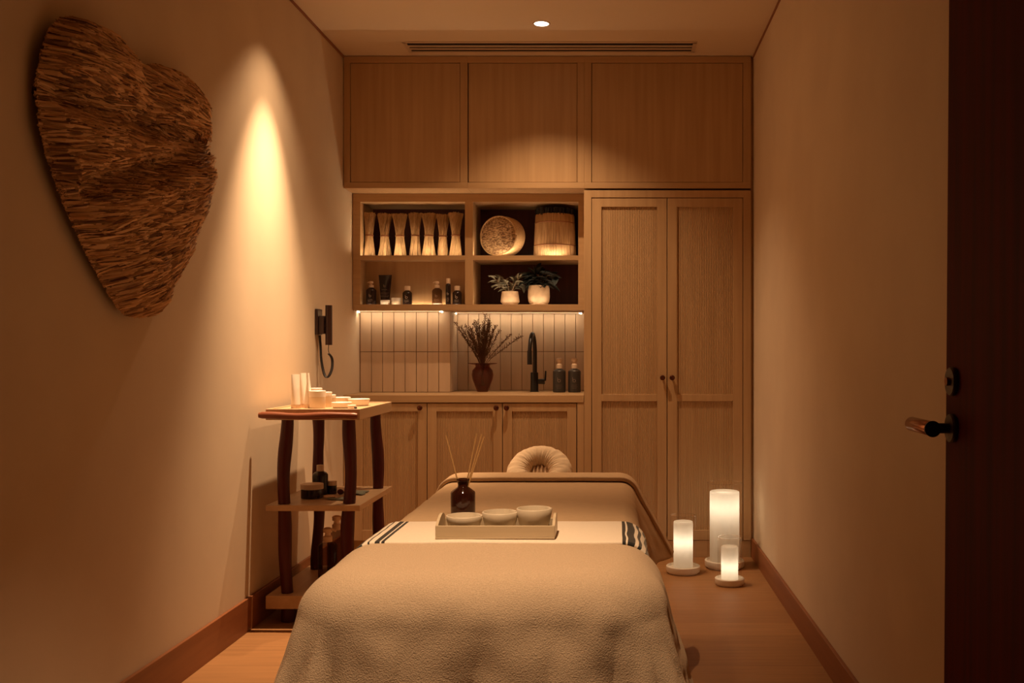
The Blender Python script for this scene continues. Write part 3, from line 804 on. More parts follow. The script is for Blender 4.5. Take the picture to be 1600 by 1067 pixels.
# backing: outline filled by a grid, with thickness to the wall
bm_ = MB(); gy = np.arange(2.55, 3.80, 0.018); gz = np.arange(1.2, 2.15, 0.018)
GY, GZ = np.meshgrid(gy, gz); P = np.stack([GY.ravel(), GZ.ravel()], 1)
ins = inside(P) & (edge_dist(P) > 0.020)
hh = relief(P) - 0.010
idx = -np.ones(len(P), int); idb = -np.ones(len(P), int)
for i in np.where(ins)[0]:
    idx[i] = len(bm_.v); bm_.v.append((LW + float(hh[i]), float(P[i, 0]), float(P[i, 1])))
    idb[i] = len(bm_.v); bm_.v.append((LW + max(0.001, float(hh[i]) - 0.012), float(P[i, 0]), float(P[i, 1])))
W_ = len(gy); edges = {}
for j in range(len(gz) - 1):
    for i in range(W_ - 1):
        q = [j * W_ + i, j * W_ + i + 1, (j + 1) * W_ + i + 1, (j + 1) * W_ + i]
        if all(ins[k] for k in q):
            bm_.f.append(tuple(idx[k] for k in q)); bm_.f.append(tuple(idb[k] for k in q[::-1]))
            for a in range(4):
                e_ = (q[a], q[(a + 1) % 4]); r_ = (e_[1], e_[0])
                if r_ in edges: del edges[r_]
                else: edges[e_] = 1
for a, b_ in edges: bm_.f.append((idx[b_], idx[a], idb[a], idb[b_]))
build(bm_, 'backing', M['heartbase'], lf)
build(MB().box(LW + 0.0005, LW + 0.030, 3.10, 3.24, 1.50, 1.58), 'hanging_block', M['heartbase'], lf)
rng = np.random.default_rng(3)
NC = 2300
Cc = np.stack([rng.uniform(2.56, 3.78, NC * 2), rng.uniform(1.20, 2.15, NC * 2)], 1)
Cc = Cc[inside(Cc)][:NC]
per = []
for i in range(len(outl)):
    a, b_ = outl[i], outl[(i + 1) % len(outl)]; n_ = int(np.linalg.norm(b_ - a) / 0.010)
    for k in range(n_): per.append(a + (b_ - a) * (k / n_) + rng.normal(0, 0.003, 2))
Cc = np.vstack([Cc, np.array(per)])
def field(P):
    base_ang = np.arctan2(CV[1] - P[:, 1], 4.15 - P[:, 0])
    near = np.exp(-np.linalg.norm(P - np.array(CV), axis=1) / 0.22)
    a2 = np.arctan2(CV[1] - P[:, 1], np.maximum(CV[0] + 0.02 - P[:, 0], 0.01))
    return base_ang * (1 - near) * 0.95 + a2 * near * 0.85
NPER = 8
ca = field(Cc) + rng.normal(0, 0.09, len(Cc)); cl = rng.uniform(0.07, 0.15, len(Cc)); clift = rng.uniform(0.0, 0.016, len(Cc)); ctilt = rng.uniform(-0.010, 0.012, len(Cc))
rp = lambda q: np.repeat(q, NPER, axis=0)
Pc = rp(Cc); ang = rp(ca) + rng.normal(0, 0.035, len(Pc))
dirs = np.stack([np.cos(ang), np.sin(ang)], 1); nor = np.stack([-np.sin(ang), np.cos(ang)], 1)
Pc = Pc + nor * rng.normal(0, 0.0085, len(Pc))[:, None] + dirs * rng.normal(0, 0.014, len(Pc))[:, None]
ln = rp(cl) * rng.uniform(0.75, 1.1, len(Pc)); wd = rng.uniform(0.0024, 0.0050, len(Pc))
for it in range(5):
    fo = ~inside(Pc + dirs * ln[:, None] * 0.48); ba = ~inside(Pc - dirs * ln[:, None] * 0.48)
    Pc[fo] -= dirs[fo] * ln[fo][:, None] * 0.15; Pc[ba] += dirs[ba] * ln[ba][:, None] * 0.15; ln[fo & ba] *= 0.7
keep = inside(Pc + dirs * ln[:, None] * 0.40) & inside(Pc - dirs * ln[:, None] * 0.40)
Pc, dirs, ln, wd = Pc[keep], dirs[keep], ln[keep], wd[keep]
lift0 = rp(clift)[keep]; tip0 = rp(ctilt)[keep]
h0 = relief(Pc - dirs * ln[:, None] * 0.5); h1 = relief(Pc); h2_ = relief(Pc + dirs * ln[:, None] * 0.5)
lift = lift0 + rng.uniform(0.0, 0.004, len(Pc)); tip = tip0 + rng.uniform(-0.003, 0.004, len(Pc)); tw = rng.uniform(-1.0, 1.0, len(Pc))
sm = MB()
for i in range(len(Pc)):
    c = Pc[i]; d = dirs[i]; l = ln[i] / 2; n_ = (-d[1], d[0]); wdt = wd[i]; tz = tw[i] * wdt
    pts = []
    for s_, hq, wk in ((-1, h0[i] - 0.004, 0.8), (0, h1[i] + lift[i], 1.0), (1, h2_[i] + lift[i] + tip[i], 0.35)):
        y = c[0] + d[0] * l * s_; z = c[1] + d[1] * l * s_
        x = LW + max(0.006, hq)
        pts.append((x + tz * wk, y + n_[0] * wdt * wk, z + n_[1] * wdt * wk))
        pts.append((x - tz * wk, y - n_[0] * wdt * wk, z - n_[1] * wdt * wk))
    sm.add(pts, [(0, 1, 3, 2), (2, 3, 5, 4)])
so = build(sm, 'straw_strands', M['heartstraw'], lf, smooth=0)
so['kind'] = 'stuff'

# ------------------------------------------------------------------ wall phone
PY = 5.02
t = thing('wall_phone', 'black corded handset hanging in its holder on the left wall', 'phone', (LW, PY, Z(523, PY)))
zt_, zb_ = Z(483, PY), Z(523, PY)
ph = MB(); ph.box(LW + 0.001, LW + 0.016, PY - 0.04, PY + 0.04, zb_, zt_); ph.box(LW + 0.016, LW + 0.043, PY - 0.028, PY + 0.028, zb_ + 0.004, Z(493.5, PY))
build(ph, 'cradle', M['blackplastic'], t, bevel=0.003)
hs = MB(); z0_, z1_ = Z(539, PY), Z(477, PY)
hs.grid(lambda u, v: (LW + 0.058 + 0.019 * math.cos(2 * PI * u) * (1 if math.cos(2 * PI * u) > 0 else 0.75), PY + 0.024 * math.sin(2 * PI * u), z0_ + (z1_ - z0_) * v), 24, 12)
hs.f.append(tuple(range(24, 0, -1))); hs.f.append(tuple(12 * 25 + k for k in range(24)))
build(hs, 'handset', M['blackplastic'], t)
cpts = []
xA, xB = LW + 0.012, LW + 0.068
ctrl = [(499.5, 524), (500, 540), (501, 560), (504.5, 577), (508, 586), (511.5, 589.5), (515, 586), (518, 576), (518.5, 565), (517.5, 558), (514.5, 553)]
def cat(pts, n):
    out = []
    P_ = [Vector(p) for p in pts]; P_ = [P_[0]] + P_ + [P_[-1]]
    for i in range(1, len(P_) - 2):
        for k in range(n):
            t_ = k / n; a, b_, c_, d_ = P_[i - 1], P_[i], P_[i + 1], P_[i + 2]
            out.append(0.5 * ((2 * b_) + (-a + c_) * t_ + (2 * a - 5 * b_ + 4 * c_ - d_) * t_ ** 2 + (-a + 3 * b_ - 3 * c_ + d_) * t_ ** 3))
    out.append(P_[-2]); return out
path = cat([(X(a, PY), PY + 0.01 * math.sin(i), Z(b_, PY)) for i, (a, b_) in enumerate(ctrl)], 14)
coil = []
for i, p in enumerate(path):
    for k in range(6):
        q = p if i == len(path) - 1 else p.lerp(path[i + 1], k / 6)
        a = 2 * PI * (i * 6 + k) / 8
        coil.append(Vector(q) + Vector((0.005 * math.cos(a), 0.005 * math.sin(a), 0)))
mbc = MB().tube(coil, 0.0026, 5)
mbc.tube([(X(514.5, PY), PY, Z(553, PY)), (X(513, PY), PY, Z(547, PY)), (X(513.5, PY), PY, Z(539, PY))], 0.0018, 6)
build(mbc, 'coiled_cord', M['black'], t, smooth=180)

# ------------------------------------------------------------------ bottles and jars
def glyph_b(r, zc, s, mb=None):
    """lower-case b mark wrapped on a cylinder of radius r, facing the room"""
    mb = mb or MB(); e = 0.0004
    def wp(u, v): return ((r + e) * math.sin(u / r), -(r + e) * math.cos(u / r), zc + v)
    n = 24; vs = []; fs = []
    for k in range(n):
        a = 2 * PI * k / n
        for rr in (0.36 * s, 0.255 * s): vs.append(wp(rr * math.cos(a) + 0.02 * s, rr * math.sin(a) - 0.14 * s))
    for k in range(n):
        a = 2 * k; b_ = 2 * ((k + 1) % n); fs.append((a, a + 1, b_ + 1, b_))
    mb.add(vs, fs)
    mb.add([wp(-0.40 * s, 0.62 * s), wp(-0.31 * s, 0.62 * s), wp(-0.235 * s, -0.14 * s), wp(-0.34 * s, -0.14 * s)], [(0, 3, 2, 1)])
    return mb
def text_bars(r, rows, wdt, mb):
    e = 0.0004
    def wp(u, v): return ((r + e) * math.sin(u / r), -(r + e) * math.cos(u / r), v)
    for z, wk, th in rows:
        x = -wdt * wk / 2; 
        while x < wdt * wk / 2:
            l = random.uniform(0.0016, 0.0034); x2 = min(x + l, wdt * wk / 2)
            mb.add([wp(x, z), wp(x2, z), wp(x2, z + th), wp(x, z + th)], [(0, 1, 2, 3)]); x = x2 + 0.0009
    return mb

def pump_head(t, z, r, material, nozzle=-1, s=1.0, steep=False):
    nk = 0.66 if s > 1.5 else 0.45; hd = 1.0 if s > 1.5 else 0.85
    mb = MB().lathe([(r * 0.95, z), (r, z + 0.001), (r, z + 0.013 * s), (r * 0.85, z + 0.015 * s), (r * nk, z + 0.016 * s), (r * nk * 0.92, z + 0.0225 * s), (r * hd * 0.95, z + 0.024 * s), (r * hd, z + 0.033 * s), (r * 0.6, z + 0.036 * s), (0.0, z + 0.036 * s)], 24)
    mb.tube([(0, 0, z + 0.031 * s), (nozzle * 0.013 * s, -0.003, z + 0.031 * s), (nozzle * 0.022 * s, -0.005, z + 0.028 * s)], [0.0042 * s, 0.0036 * s, 0.0022 * s], 10)
    return build(mb, 'pump_head', material, t, world=False)

def bottle(name, label, loc, r, hb, kind, mtl, capm, group=None, logo=True, caph=0.026, nozzle=-1, rz=0, basew=False, captall=None, ls=1.0, cat_='bottle', lab=None):
    t = thing(name, label, cat_, loc, rz, group)
    sh = min(0.014, r * 0.5); nr = r * 0.42
    body = MB().lathe([(0.0, 0.0), (r - 0.003, 0.0), (r, 0.003), (r, hb - sh - 0.004), (r * 0.97, hb - sh), (r * 0.78, hb - sh * 0.45), (nr * 1.1, hb - 0.0015), (nr, hb), (nr, hb + 0.003), (0.0, hb + 0.003)], 40)
    build(body, 'body', mtl, t, world=False)
    if kind == 'pump': pump_head(t, hb + 0.001, nr * 1.15, capm, nozzle, s=caph / 0.036)
    else:
        cr_ = captall or r * 0.62
        build(MB().lathe([(cr_, hb + 0.0005), (cr_, hb + caph - 0.002), (cr_ - 0.002, hb + caph), (0, hb + caph)], 32), 'cap', capm, t, world=False)
    if logo:
        g_ = glyph_b(r, hb * 0.52, 0.017 * ls)
        text_bars(r, [(hb * 0.30, 0.9, 0.0014), (hb * 0.235, 1.0, 0.0012), (hb * 0.17, 0.7, 0.0012)], r * 1.0, g_)
        build(g_, 'label_print', lab or M['label'], t, world=False, smooth=0)
    if basew:
        build(MB().lathe([(r + 0.0006, 0.0012), (r + 0.0006, 0.0075)], 40, cap=False), 'base_band', M['whiteplastic'], t, world=False)
    return t

def jar(name, label, loc, r, h, lidh, bodym, lidm, group=None, cat_='jar'):
    t = thing(name, label, cat_, loc, 0, group)
    build(MB().lathe([(0.0, 0.0), (r * 0.93, 0.0), (r * 0.96, 0.002), (r * 0.96, h - lidh - 0.0005), (0, h - lidh - 0.0005)], 36), 'body', bodym, t, world=False)
    build(MB().lathe([(0.0, h - lidh), (r, h - lidh), (r, h - 0.0015), (r - 0.0015, h), (0.0, h)], 36), 'lid', lidm, t, world=False)
    return t

YD_ = 5.745; zs = zL0 + 0.0005
gB = 'bottles and jars in the lower niche'
bottle('pump_bottle', 'dark pump bottle marked b at the wall end of the lower niche', (X(580, YD_), YD_, zs), 0.030, 0.098, 'pump', M['darkbottle'], M['palecap'], gB, caph=0.036, nozzle=-1, basew=False)
# upside-down tube
xt = X(602, YD_)
t = thing('cosmetic_tube', 'tall dark tube standing on its white cap in the lower niche', 'tube', (xt, YD_, zs), 0, gB)
n = 32
def tubef(u, v, w0, w1, h0_, h1_, d0, d1):
    a = 2 * PI * u; wdt = w0 + (w1 - w0) * v; dd = d0 + (d1 - d0) * v
    return (wdt * math.cos(a), dd * math.sin(a), h0_ + (h1_ - h0_) * v)
mb = MB().grid(lambda u, v: tubef(u, v, 0.0255, 0.0385, 0.027, 0.172, 0.022, 0.002), 32, 12)
mb.f.append(tuple(range(31, -1, -1))); mb.f.append(tuple(12 * 33 + k for k in range(32)))
build(mb, 'body', M['darkbottle'], t, world=False)
build(MB().lathe([(0, 0), (0.026, 0), (0.027, 0.002), (0.0285, 0.024), (0.027, 0.0265), (0, 0.0265)], 36, sy=0.85), 'cap', M['whiteplastic'], t, world=False)
gl = MB(); 
for zz, w_ in ((0.044, 0.02), (0.050, 0.024), (0.060, 0.018), (0.066, 0.022), (0.085, 0.015)):
    xx = -w_
    while xx < w_:
        l = random.uniform(0.002, 0.004); gl.add([(xx, -0.0225, zz), (xx + l, -0.0225, zz), (xx + l, -0.0222, zz + 0.0014), (xx, -0.0222, zz + 0.0014)], [(0, 1, 2, 3)]); xx += l + 0.001
gl2 = glyph_b(0.035, 0.108, 0.016); gl2.v = [(v[0], v[1] + 0.0155, v[2]) for v in gl2.v]; gl.add(gl2.v, gl2.f)
build(gl, 'label_print', M['labeldim'], t, world=False, smooth=0)
jar('cream_jar', 'small glass jar with white lid beside the tall dark tube', (X(619, YD_), YD_, zs), 0.0275, 0.040, 0.018, M['glassjar'], M['whiteplastic'], gB)
bottle('capped_bottle', 'dark bottle marked b with pale cap, standing alone beside the small glass jar', (X(636.5, YD_), YD_, zs), 0.0275, 0.082, 'cap', M['darkbottle'], M['palecap'], gB, caph=0.026, ls=1.1)
bottle('pump_bottle', 'see-through brown pump bottle with white foot in the lower niche', (X(683, YD_), YD_, zs), 0.029, 0.096, 'pump', M['smoke'], M['palecap'], gB, caph=0.038, nozzle=-1, basew=True, ls=0.9, lab=M['labeldim'])
bottle('slim_bottle', 'slim tall dark bottle with pale cap in the lower niche', (X(700.3, YD_), YD_, zs), 0.0148, 0.122, 'cap', M['darkbottle'], M['palecap'], gB, caph=0.030, captall=0.0118, ls=0.8)
bottle('capped_bottle', 'dark bottle marked b with pale cap, next to the divider of the shelves', (X(714.5, YD_), YD_ - 0.005, zs), 0.026, 0.082, 'cap', M['darkbottle'], M['palecap'], gB, caph=0.026, captall=0.0165)

gS = 'charcoal soap bottles beside the tap'
bottle('soap_bottle', 'charcoal soap bottle marked b standing next to the black tap', (X(874, 5.86), 5.86, 0.9005), 0.0375, 0.139, 'pump', M['greybottle'], M['palecap'], gS, caph=0.062, nozzle=0.05, ls=1.5, lab=M['labeldim'])
bottle('soap_bottle', 'charcoal soap bottle marked b standing next to the tall cupboard', (X(897.5, 5.86), 5.86, 0.9005), 0.0375, 0.139, 'pump', M['greybottle'], M['palecap'], gS, caph=0.062, nozzle=0.05, ls=1.5, lab=M['labeldim'])

# tap
fy = 5.93; fx = X(835, fy)
t = thing('kitchen_tap', 'tall matte black arched tap with side lever on the worktop', 'tap', (fx, fy, 0.9))
build(MB().lathe([(0, 0), (0.027, 0), (0.027, 0.004), (0.024, 0.006), (0.023, 0.112), (0.021, 0.116), (0, 0.116)], 32), 'base', M['black'], t, world=False)
ap = [(0.004, 0, 0.114), (0.004, 0, 0.24)]
for k in range(0, 13):
    a = PI * k / 12; ap.append((0.004 - 0.017 * (k / 12), -0.085 + 0.085 * math.cos(a), 0.25 + 0.095 * math.sin(a)))
ap.append((-0.0135, -0.17, 0.19))
build(MB().tube(ap, 0.0118, 18), 'spout', M['black'], t, world=False)
build(MB().tube([(-0.0135, -0.17, 0.245), (-0.0135, -0.17, 0.165)], 0.0145, 18), 'spray_head', M['black'], t, world=False)
lv = MB().tube([(0.02, 0, 0.062), (0.062, 0, 0.062)], [0.015, 0.0165], 20); lv.tube([(0.064, 0, 0.066), (0.068, -0.004, 0.125)], [0.006, 0.0045], 12)
build(lv, 'lever', M['black'], t, world=False)

# ------------------------------------------------------------------ straw bundles, baskets
gU = 'straw bundles in the upper niche'
def make_bundle():
    t = thing('straw_bundle', '', 'straw bundle', (0, 0, 0), 0, gU)
    mb = MB()
    H = 0.258
    rnd = random.Random(5)
    for k in range(230):
        a = rnd.uniform(0, 2 * PI); q = math.sqrt(rnd.random()); rw = 0.025 * q
        a2 = a + rnd.uniform(0.5, 1.1)
        top = 0.047 * q * rnd.uniform(0.9, 1.06); bot = 0.042 * q * rnd.uniform(0.92, 1.04)
        hz = H * rnd.uniform(0.96, 1.0)
        mb.tube([(bot * math.cos(a - 0.5), bot * math.sin(a - 0.5), 0), (rw * math.cos(a), rw * math.sin(a), H * 0.48), (top * math.cos(a2), top * math.sin(a2), hz)], rnd.uniform(0.0012, 0.0019), 5, caps=True)
    build(mb, 'stalks', M['straw'], t, world=False, smooth=180)
    build(MB().lathe([(0.0275, H * 0.465), (0.0290, H * 0.47), (0.0290, H * 0.49), (0.0275, H * 0.495)], 24, cap=False), 'binding', M['base'], t, world=False)
    return t
b0 = make_bundle()
bcx = [(577, 0.90, 0.3), (600.5, 1.02, 1.2), (625, 1.0, 2.4), (648.5, 0.95, 3.3), (670.5, 1.03, 4.1), (691.5, 0.94, 5.0), (712.3, 0.98, 5.9)]
blab = ['straw bundle tied in the middle, against the wall-side end of the upper niche', 'tied straw bundle, second from the wall end of the upper niche', 'tied straw bundle, third from the wall end of the upper niche',
        'tied straw bundle standing in the centre of its row of seven', 'tied straw bundle, third from the divider end of the upper niche', 'tied straw bundle, second from the divider end of the upper niche', 'straw bundle tied in the middle, against the divider of the shelves']
for i, (px, sc, rz) in enumerate(bcx):
    o = b0 if i == 0 else copy_tree(b0)
    o.location = (X(px, 5.78), 5.782 + (0.012 if i % 2 else -0.004), zU0 + 0.0005); o.rotation_euler = (0, 0, rz)
    o.scale = (sc * 0.94, sc * 0.94, 1.0 - 0.015 * (i % 3)); o['label'] = blab[i]

# round basket lying on its side
bd = 5.80; bR = 0.118
ctr = Vector((X(786, bd), bd, zU0 + bR + 0.0015))
t = thing('round_basket', 'round coarse-woven basket lying on its side in the upper niche', 'basket', tuple(ctr))
rot = Matrix.Rotation(R(-26), 3, 'Z') @ Matrix.Rotation(R(90), 3, 'X') @ Matrix.Diagonal((1.08, 1, 1))
build(MB().lathe([(bR * 0.92, -0.055), (bR * 0.97, -0.045), (bR, 0.0), (bR * 0.98, 0.045), (bR * 0.94, 0.052)], 60, mtx=rot, cap=False), 'side', M['straw'], t, world=False)
face = MB(); ns = 60
def facef(u, v):
    r_ = bR * 0.945 * v; a = 2 * PI * u
    z = 0.050 + 0.005 * nz3(r_ * math.cos(a) * 40, r_ * math.sin(a) * 40) + (0.004 if v < 0.9 else 0)
    p = rot @ Vector((r_ * math.cos(a), r_ * math.sin(a), z)); return tuple(p)
face.grid(facef, 60, 24)
build(face, 'woven_face', M['basket'], t, world=False, smooth=180)
build(MB().lathe([(0.0, -0.052), (bR * 0.93, -0.052)], 60, mtx=rot, cap=False), 'back_face', M['basket'], t, world=False)
rim = MB().tube([tuple(rot @ Vector((bR * 0.955 * math.cos(2 * PI * k / 60), bR * 0.955 * math.sin(2 * PI * k / 60), 0.052))) for k in range(61)], 0.0045, 8)
build(rim, 'rim', M['straw'], t, world=False, smooth=180)

# upright straw drum with dark bristles
bd = 5.852; r0 = 0.121; H = Z(332, bd - 0.12) - zU0
t = thing('straw_drum', 'upright drum of bound straw with dark bristle top, next to the tall cupboard', 'straw drum', (X(867, bd), bd, zU0 + 0.0005))
def drumr(z): return r0 * (1.04 - 0.10 * (z / H))
mb = MB(); rnd = random.Random(9)
nst = 110
for k in range(nst):
    a = 2 * PI * k / nst + rnd.uniform(-0.01, 0.01)
    pts = [((drumr(z) - 0.004 + 0.001 * rnd.random()) * math.cos(a), (drumr(z) - 0.004) * math.sin(a), z) for z in (0.0, H * 0.25, H * 0.5, H * 0.75, H * rnd.uniform(0.985, 1.0))]
    mb.tube(pts, 0.0042, 6, flat=1.0)
mb.lathe([(r0 * 0.9, 0.001), (r0 * 0.9, H * 0.97)], 40, cap=True)
build(mb, 'straw_wall', M['straw'], t, world=False, smooth=180)
for zz in (0.27, 0.80):
    z_ = H * zz; build(MB().tube([((drumr(z_) + 0.0005) * math.cos(2 * PI * k / 60), (drumr(z_) + 0.0005) * math.sin(2 * PI * k / 60), z_) for k in range(61)], 0.0028, 6), 'binding', M['base'], t, world=False, smooth=180)
br_ = MB()
for k in range(420):
    a = rnd.uniform(0, 2 * PI); q = math.sqrt(rnd.random()) * r0 * 0.93
    x_, y_ = q * math.cos(a), q * math.sin(a)
    br_.tube([(x_, y_, H * 0.96), (x_ * 1.03, y_ * 1.03, H + 0.034 + rnd.uniform(-0.006, 0.002))], [0.004, 0.0035], 5)
build(br_, 'bristles', M['bristle'], t, world=False)

# ------------------------------------------------------------------ potted plants in the lower niche
def leaf(mb, base, tipd, length, width, curl=0.25, up=Vector((0, 0, 1)), n=6):
    d = Vector(tipd).normalized(); side = d.cross(up)
    if side.length < 1e-3: side = Vector((1, 0, 0))
    side.normalize(); nrm = side.cross(d)
    vs = []; fs = []
    for k in range(n + 1):
        s = k / n; wdt = width * math.sin(PI * min(1, s * 0.96 + 0.04)) ** 0.75 * (1 - 0.25 * s)
        c = Vector(base) + d * (length * s) - Vector((0, 0, 1)) * (curl * length * s * s)
        fold = nrm * (0.25 * wdt)
        vs += [c - side * wdt / 2 + fold, c, c + side * wdt / 2 + fold]
    for k in range(n):
        a = 3 * k; fs += [(a, a + 1, a + 4, a + 3), (a + 1, a + 2, a + 5, a + 4)]
    mb.add(vs, fs)
def clampy(P_, lo, hi): return P_

# small pot
pd = 5.80; px_ = X(797, pd)
t = thing('potted_plant', 'small flared pale pot with silvery-leaved plant, farther from the tall cupboard', 'potted plant', (px_, pd, zL0 + 0.0005), 0, 'potted plants in the lower niche')
build(MB().lathe([(0, 0), (0.046, 0), (0.047, 0.004), (0.044, 0.006), (0.055, 0.018), (0.0555, 0.022), (0.048, 0.078), (0.046, 0.080), (0.043, 0.078), (0.046, 0.04), (0, 0.035)], 44, cap=False), 'pot', M['pot'], t, world=False)
build(MB().lathe([(0.0, 0.070), (0.0435, 0.069)], 30, cap=False), 'soil', M['soil'], t, world=False)
lm = MB(); smn = MB(); rnd = random.Random(21)
sprays = [(-0.115, 0.14), (-0.095, 0.085), (-0.08, 0.10), (-0.05, 0.13), (-0.045, 0.085), (-0.02, 0.10), (0.005, 0.09), (0.03, 0.11), (0.05, 0.10), (0.065, 0.135), (0.07, 0.09), (0.03, 0.14)]
for (ex, ez) in sprays:
    ey = rnd.uniform(-0.06, 0.05)
    p0 = Vector((ex * 0.12, ey * 0.2, 0.07)); p1 = Vector((ex * 0.55, ey * 0.5, 0.07 + ez * 0.45)); p2 = Vector((ex, ey, 0.03 + ez))
    pts = cat([p0, p1, p2], 5)
    smn.tube(pts, [0.0032 - 0.002 * i / (len(pts) - 1) for i in range(len(pts))], 5)
    for q in range(6):
        pp = pts[int(len(pts) * (0.45 + 0.5 * q / 5)) - 1]
        dd = (p2 - p1).normalized() * 0.7 + Vector((rnd.uniform(-1, 1), rnd.uniform(-.6, .6), rnd.uniform(-.5, .4)))
        leaf(lm, pp, dd, rnd.uniform(0.036, 0.058), rnd.uniform(0.018, 0.029), 0.2)
build(smn, 'stems', M['stempale'], t, world=False, smooth=180)
build(lm, 'leaves', M['leafpale'], t, world=False, smooth=180, solid=0.0008)
# large pot
pd = 5.80; px_ = X(842, pd)
t = thing('potted_plant', 'larger rounded beige pot with dark spreading leaves, nearer the tall cupboard', 'potted plant', (px_, pd, zL0 + 0.0005), 0, 'potted plants in the lower niche')
build(MB().lathe([(0, 0), (0.052, 0), (0.055, 0.005), (0.053, 0.008), (0.061, 0.022), (0.0645, 0.05), (0.063, 0.09), (0.058, 0.112), (0.055, 0.114), (0.052, 0.110), (0.056, 0.06), (0, 0.05)], 48, cap=False), 'pot', M['pot'], t, world=False)
build(MB().lathe([(0.0, 0.103), (0.0525, 0.102)], 30, cap=False), 'soil', M['soil'], t, world=False)
lm = MB(); smn = MB(); rnd = random.Random(33)
sprays = [(-0.085, 0.09), (-0.06, 0.13), (-0.03, 0.11), (-0.01, 0.14), (0.02, 0.12), (0.05, 0.13), (0.09, 0.115), (0.12, 0.10), (-0.05, 0.07), (0.03, 0.07), (0.0, 0.05), (-0.02, 0.09), (0.06, 0.05)]
for i, (ex, ez) in enumerate(sprays):
    ey = rnd.uniform(-0.05, 0.05)
    p0 = Vector((ex * 0.15, ey * 0.2, 0.10)); p1 = Vector((ex * 0.45, ey * 0.5, 0.10 + ez * 0.55)); p2 = Vector((ex * 0.9, ey, 0.095 + ez * 0.66))
    pts = cat([p0, p1, p2], 5); smn.tube(pts, 0.002, 5)
    for q in range(7):
        pp = pts[int(len(pts) * (0.35 + 0.6 * q / 6)) - 1]
        dd = (p2 - p1).normalized() * 0.8 + Vector((rnd.uniform(-.9, .9), rnd.uniform(-.6, .5), rnd.uniform(-.5, .3)))
        leaf(lm, pp, dd, rnd.uniform(0.05, 0.085), rnd.uniform(0.034, 0.055), 0.18)
build(smn, 'stems', M['stempale'], t, world=False, smooth=180)
build(lm, 'leaves', M['leafdark'], t, world=False, smooth=180, solid=0.0008)

# ------------------------------------------------------------------ vase with dried branches
vd = 5.92; vx = X(754, vd)
t = thing('glass_vase', 'plum-coloured glass vase with a wide flat rim on the worktop', 'vase', (vx, vd, 0.9005))
vp = [(0.0, 0.0), (0.030, 0.0), (0.033, 0.004), (0.045, 0.035), (0.060, 0.075), (0.0645, 0.10), (0.060, 0.128), (0.046, 0.145), (0.042, 0.152), (0.044, 0.160), (0.086, 0.168), (0.0865, 0.171), (0.042, 0.1655), (0.038, 0.152), (0.043, 0.142), (0.056, 0.127), (0.060, 0.10), (0.056, 0.078), (0.040, 0.035), (0.028, 0.012), (0.0, 0.012)]
build(MB().lathe(vp, 56, cap=False), 'glass_body', M['vase'], t, world=False, smooth=60)
tw_ = MB(); rnd = random.Random(12)
tips = [(-0.155, 0.24), (-0.13, 0.20), (-0.10, 0.22), (-0.05, 0.24), (-0.035, 0.25), (-0.015, 0.22), (0.01, 0.23), (0.025, 0.285), (0.035, 0.26), (0.05, 0.22), (0.075, 0.22), (0.09, 0.19), (0.16, 0.165), (0.225, 0.16), (-0.07, 0.17), (0.06, 0.16), (-0.02, 0.17), (0.03, 0.19), (-0.06, 0.21), (0.045, 0.24), (0.015, 0.20)]
tips += [(a * 0.82 + rnd.uniform(-0.012, 0.012), b_ * 0.9 + rnd.uniform(-0.02, 0.012)) for a, b_ in (tips[:12] + tips[14:])[::2]]
for (ex, ez) in tips:
    ey = rnd.uniform(-0.07, 0.05)
    p0 = Vector((-ex * 0.08, 0, 0.03)); p1 = Vector((ex * 0.12, ey * 0.1, 0.165)); p2 = Vector((ex * 0.6, ey * 0.6, 0.16 + ez * 0.6)); p3 = Vector((ex, ey, 0.16 + ez))
    pts = cat([p0, p1, p2, p3], 8)
    tw_.tube(pts, [0.0021 - 0.0012 * i / (len(pts) - 1) for i in range(len(pts))], 4)
    for i in range(10, len(pts)):
        for q in range(5):
            dd = (pts[i] - pts[i - 1]).normalized() + Vector((rnd.uniform(-1.1, 1.1), rnd.uniform(-.9, .9), rnd.uniform(-.3, .8)))
            dd.normalize(); l = rnd.uniform(0.008, 0.024)
            e_ = pts[i] + dd * l; tw_.tube([pts[i], e_], [0.0009, 0.0007], 3)
            s_ = rnd.uniform(0.0018, 0.0036)
            tw_.lathe([(0, -s_), (s_, 0), (0, s_)], 4, tuple(e_), cap=False)
br2 = build(tw_, 'dried_branches', M['twig'], loc=(vx, vd, 0.905), world=False, smooth=180)
tag(br2, 'bunch of dried brown twiggy branches standing in the plum glass vase', 'dried branches')

# ------------------------------------------------------------------ trolley
TF, TB = 4.15, 4.74
tlx, trx = X(415, TF), X(562, TF)
ztop = Z(639, TF)
t = thing('trolley', 'three-tier pale wood trolley with wavy dark red legs beside the left wall', 'trolley', ((tlx + trx) / 2, (TF + TB) / 2, 0))
def tray_tier(name, z0, z1, lip, y0=TF, y1=TB, x1=trx):
    mb = MB(); mb.box(tlx, x1, y0, y1, z0, z1 - lip)
    if lip:
        mb.box(tlx, x1, y0, y0 + 0.012, z1 - lip, z1); mb.box(tlx, x1, y1 - 0.012, y1, z1 - lip, z1)
        mb.box(tlx, tlx + 0.012, y0 + 0.012, y1 - 0.012, z1 - lip, z1); mb.box(x1 - 0.012, x1, y0 + 0.012, y1 - 0.012, z1 - lip, z1)
    return build(mb, name, M['traywood2'], t, bevel=0.0015)
M['traywood2'] = wood('trolley_wood', (0.50, 0.33, 0.19), (0.58, 0.39, 0.23), 'y', rough=0.4)
tray_tier('top_tray', ztop - 0.046, ztop, 0.004)
zm1 = Z(789.5, TF); tray_tier('middle_shelf', zm1 - 0.024, zm1, 0)
zb1 = Z(931, TF); tray_tier('bottom_shelf', zb1 - 0.055, zb1, 0)
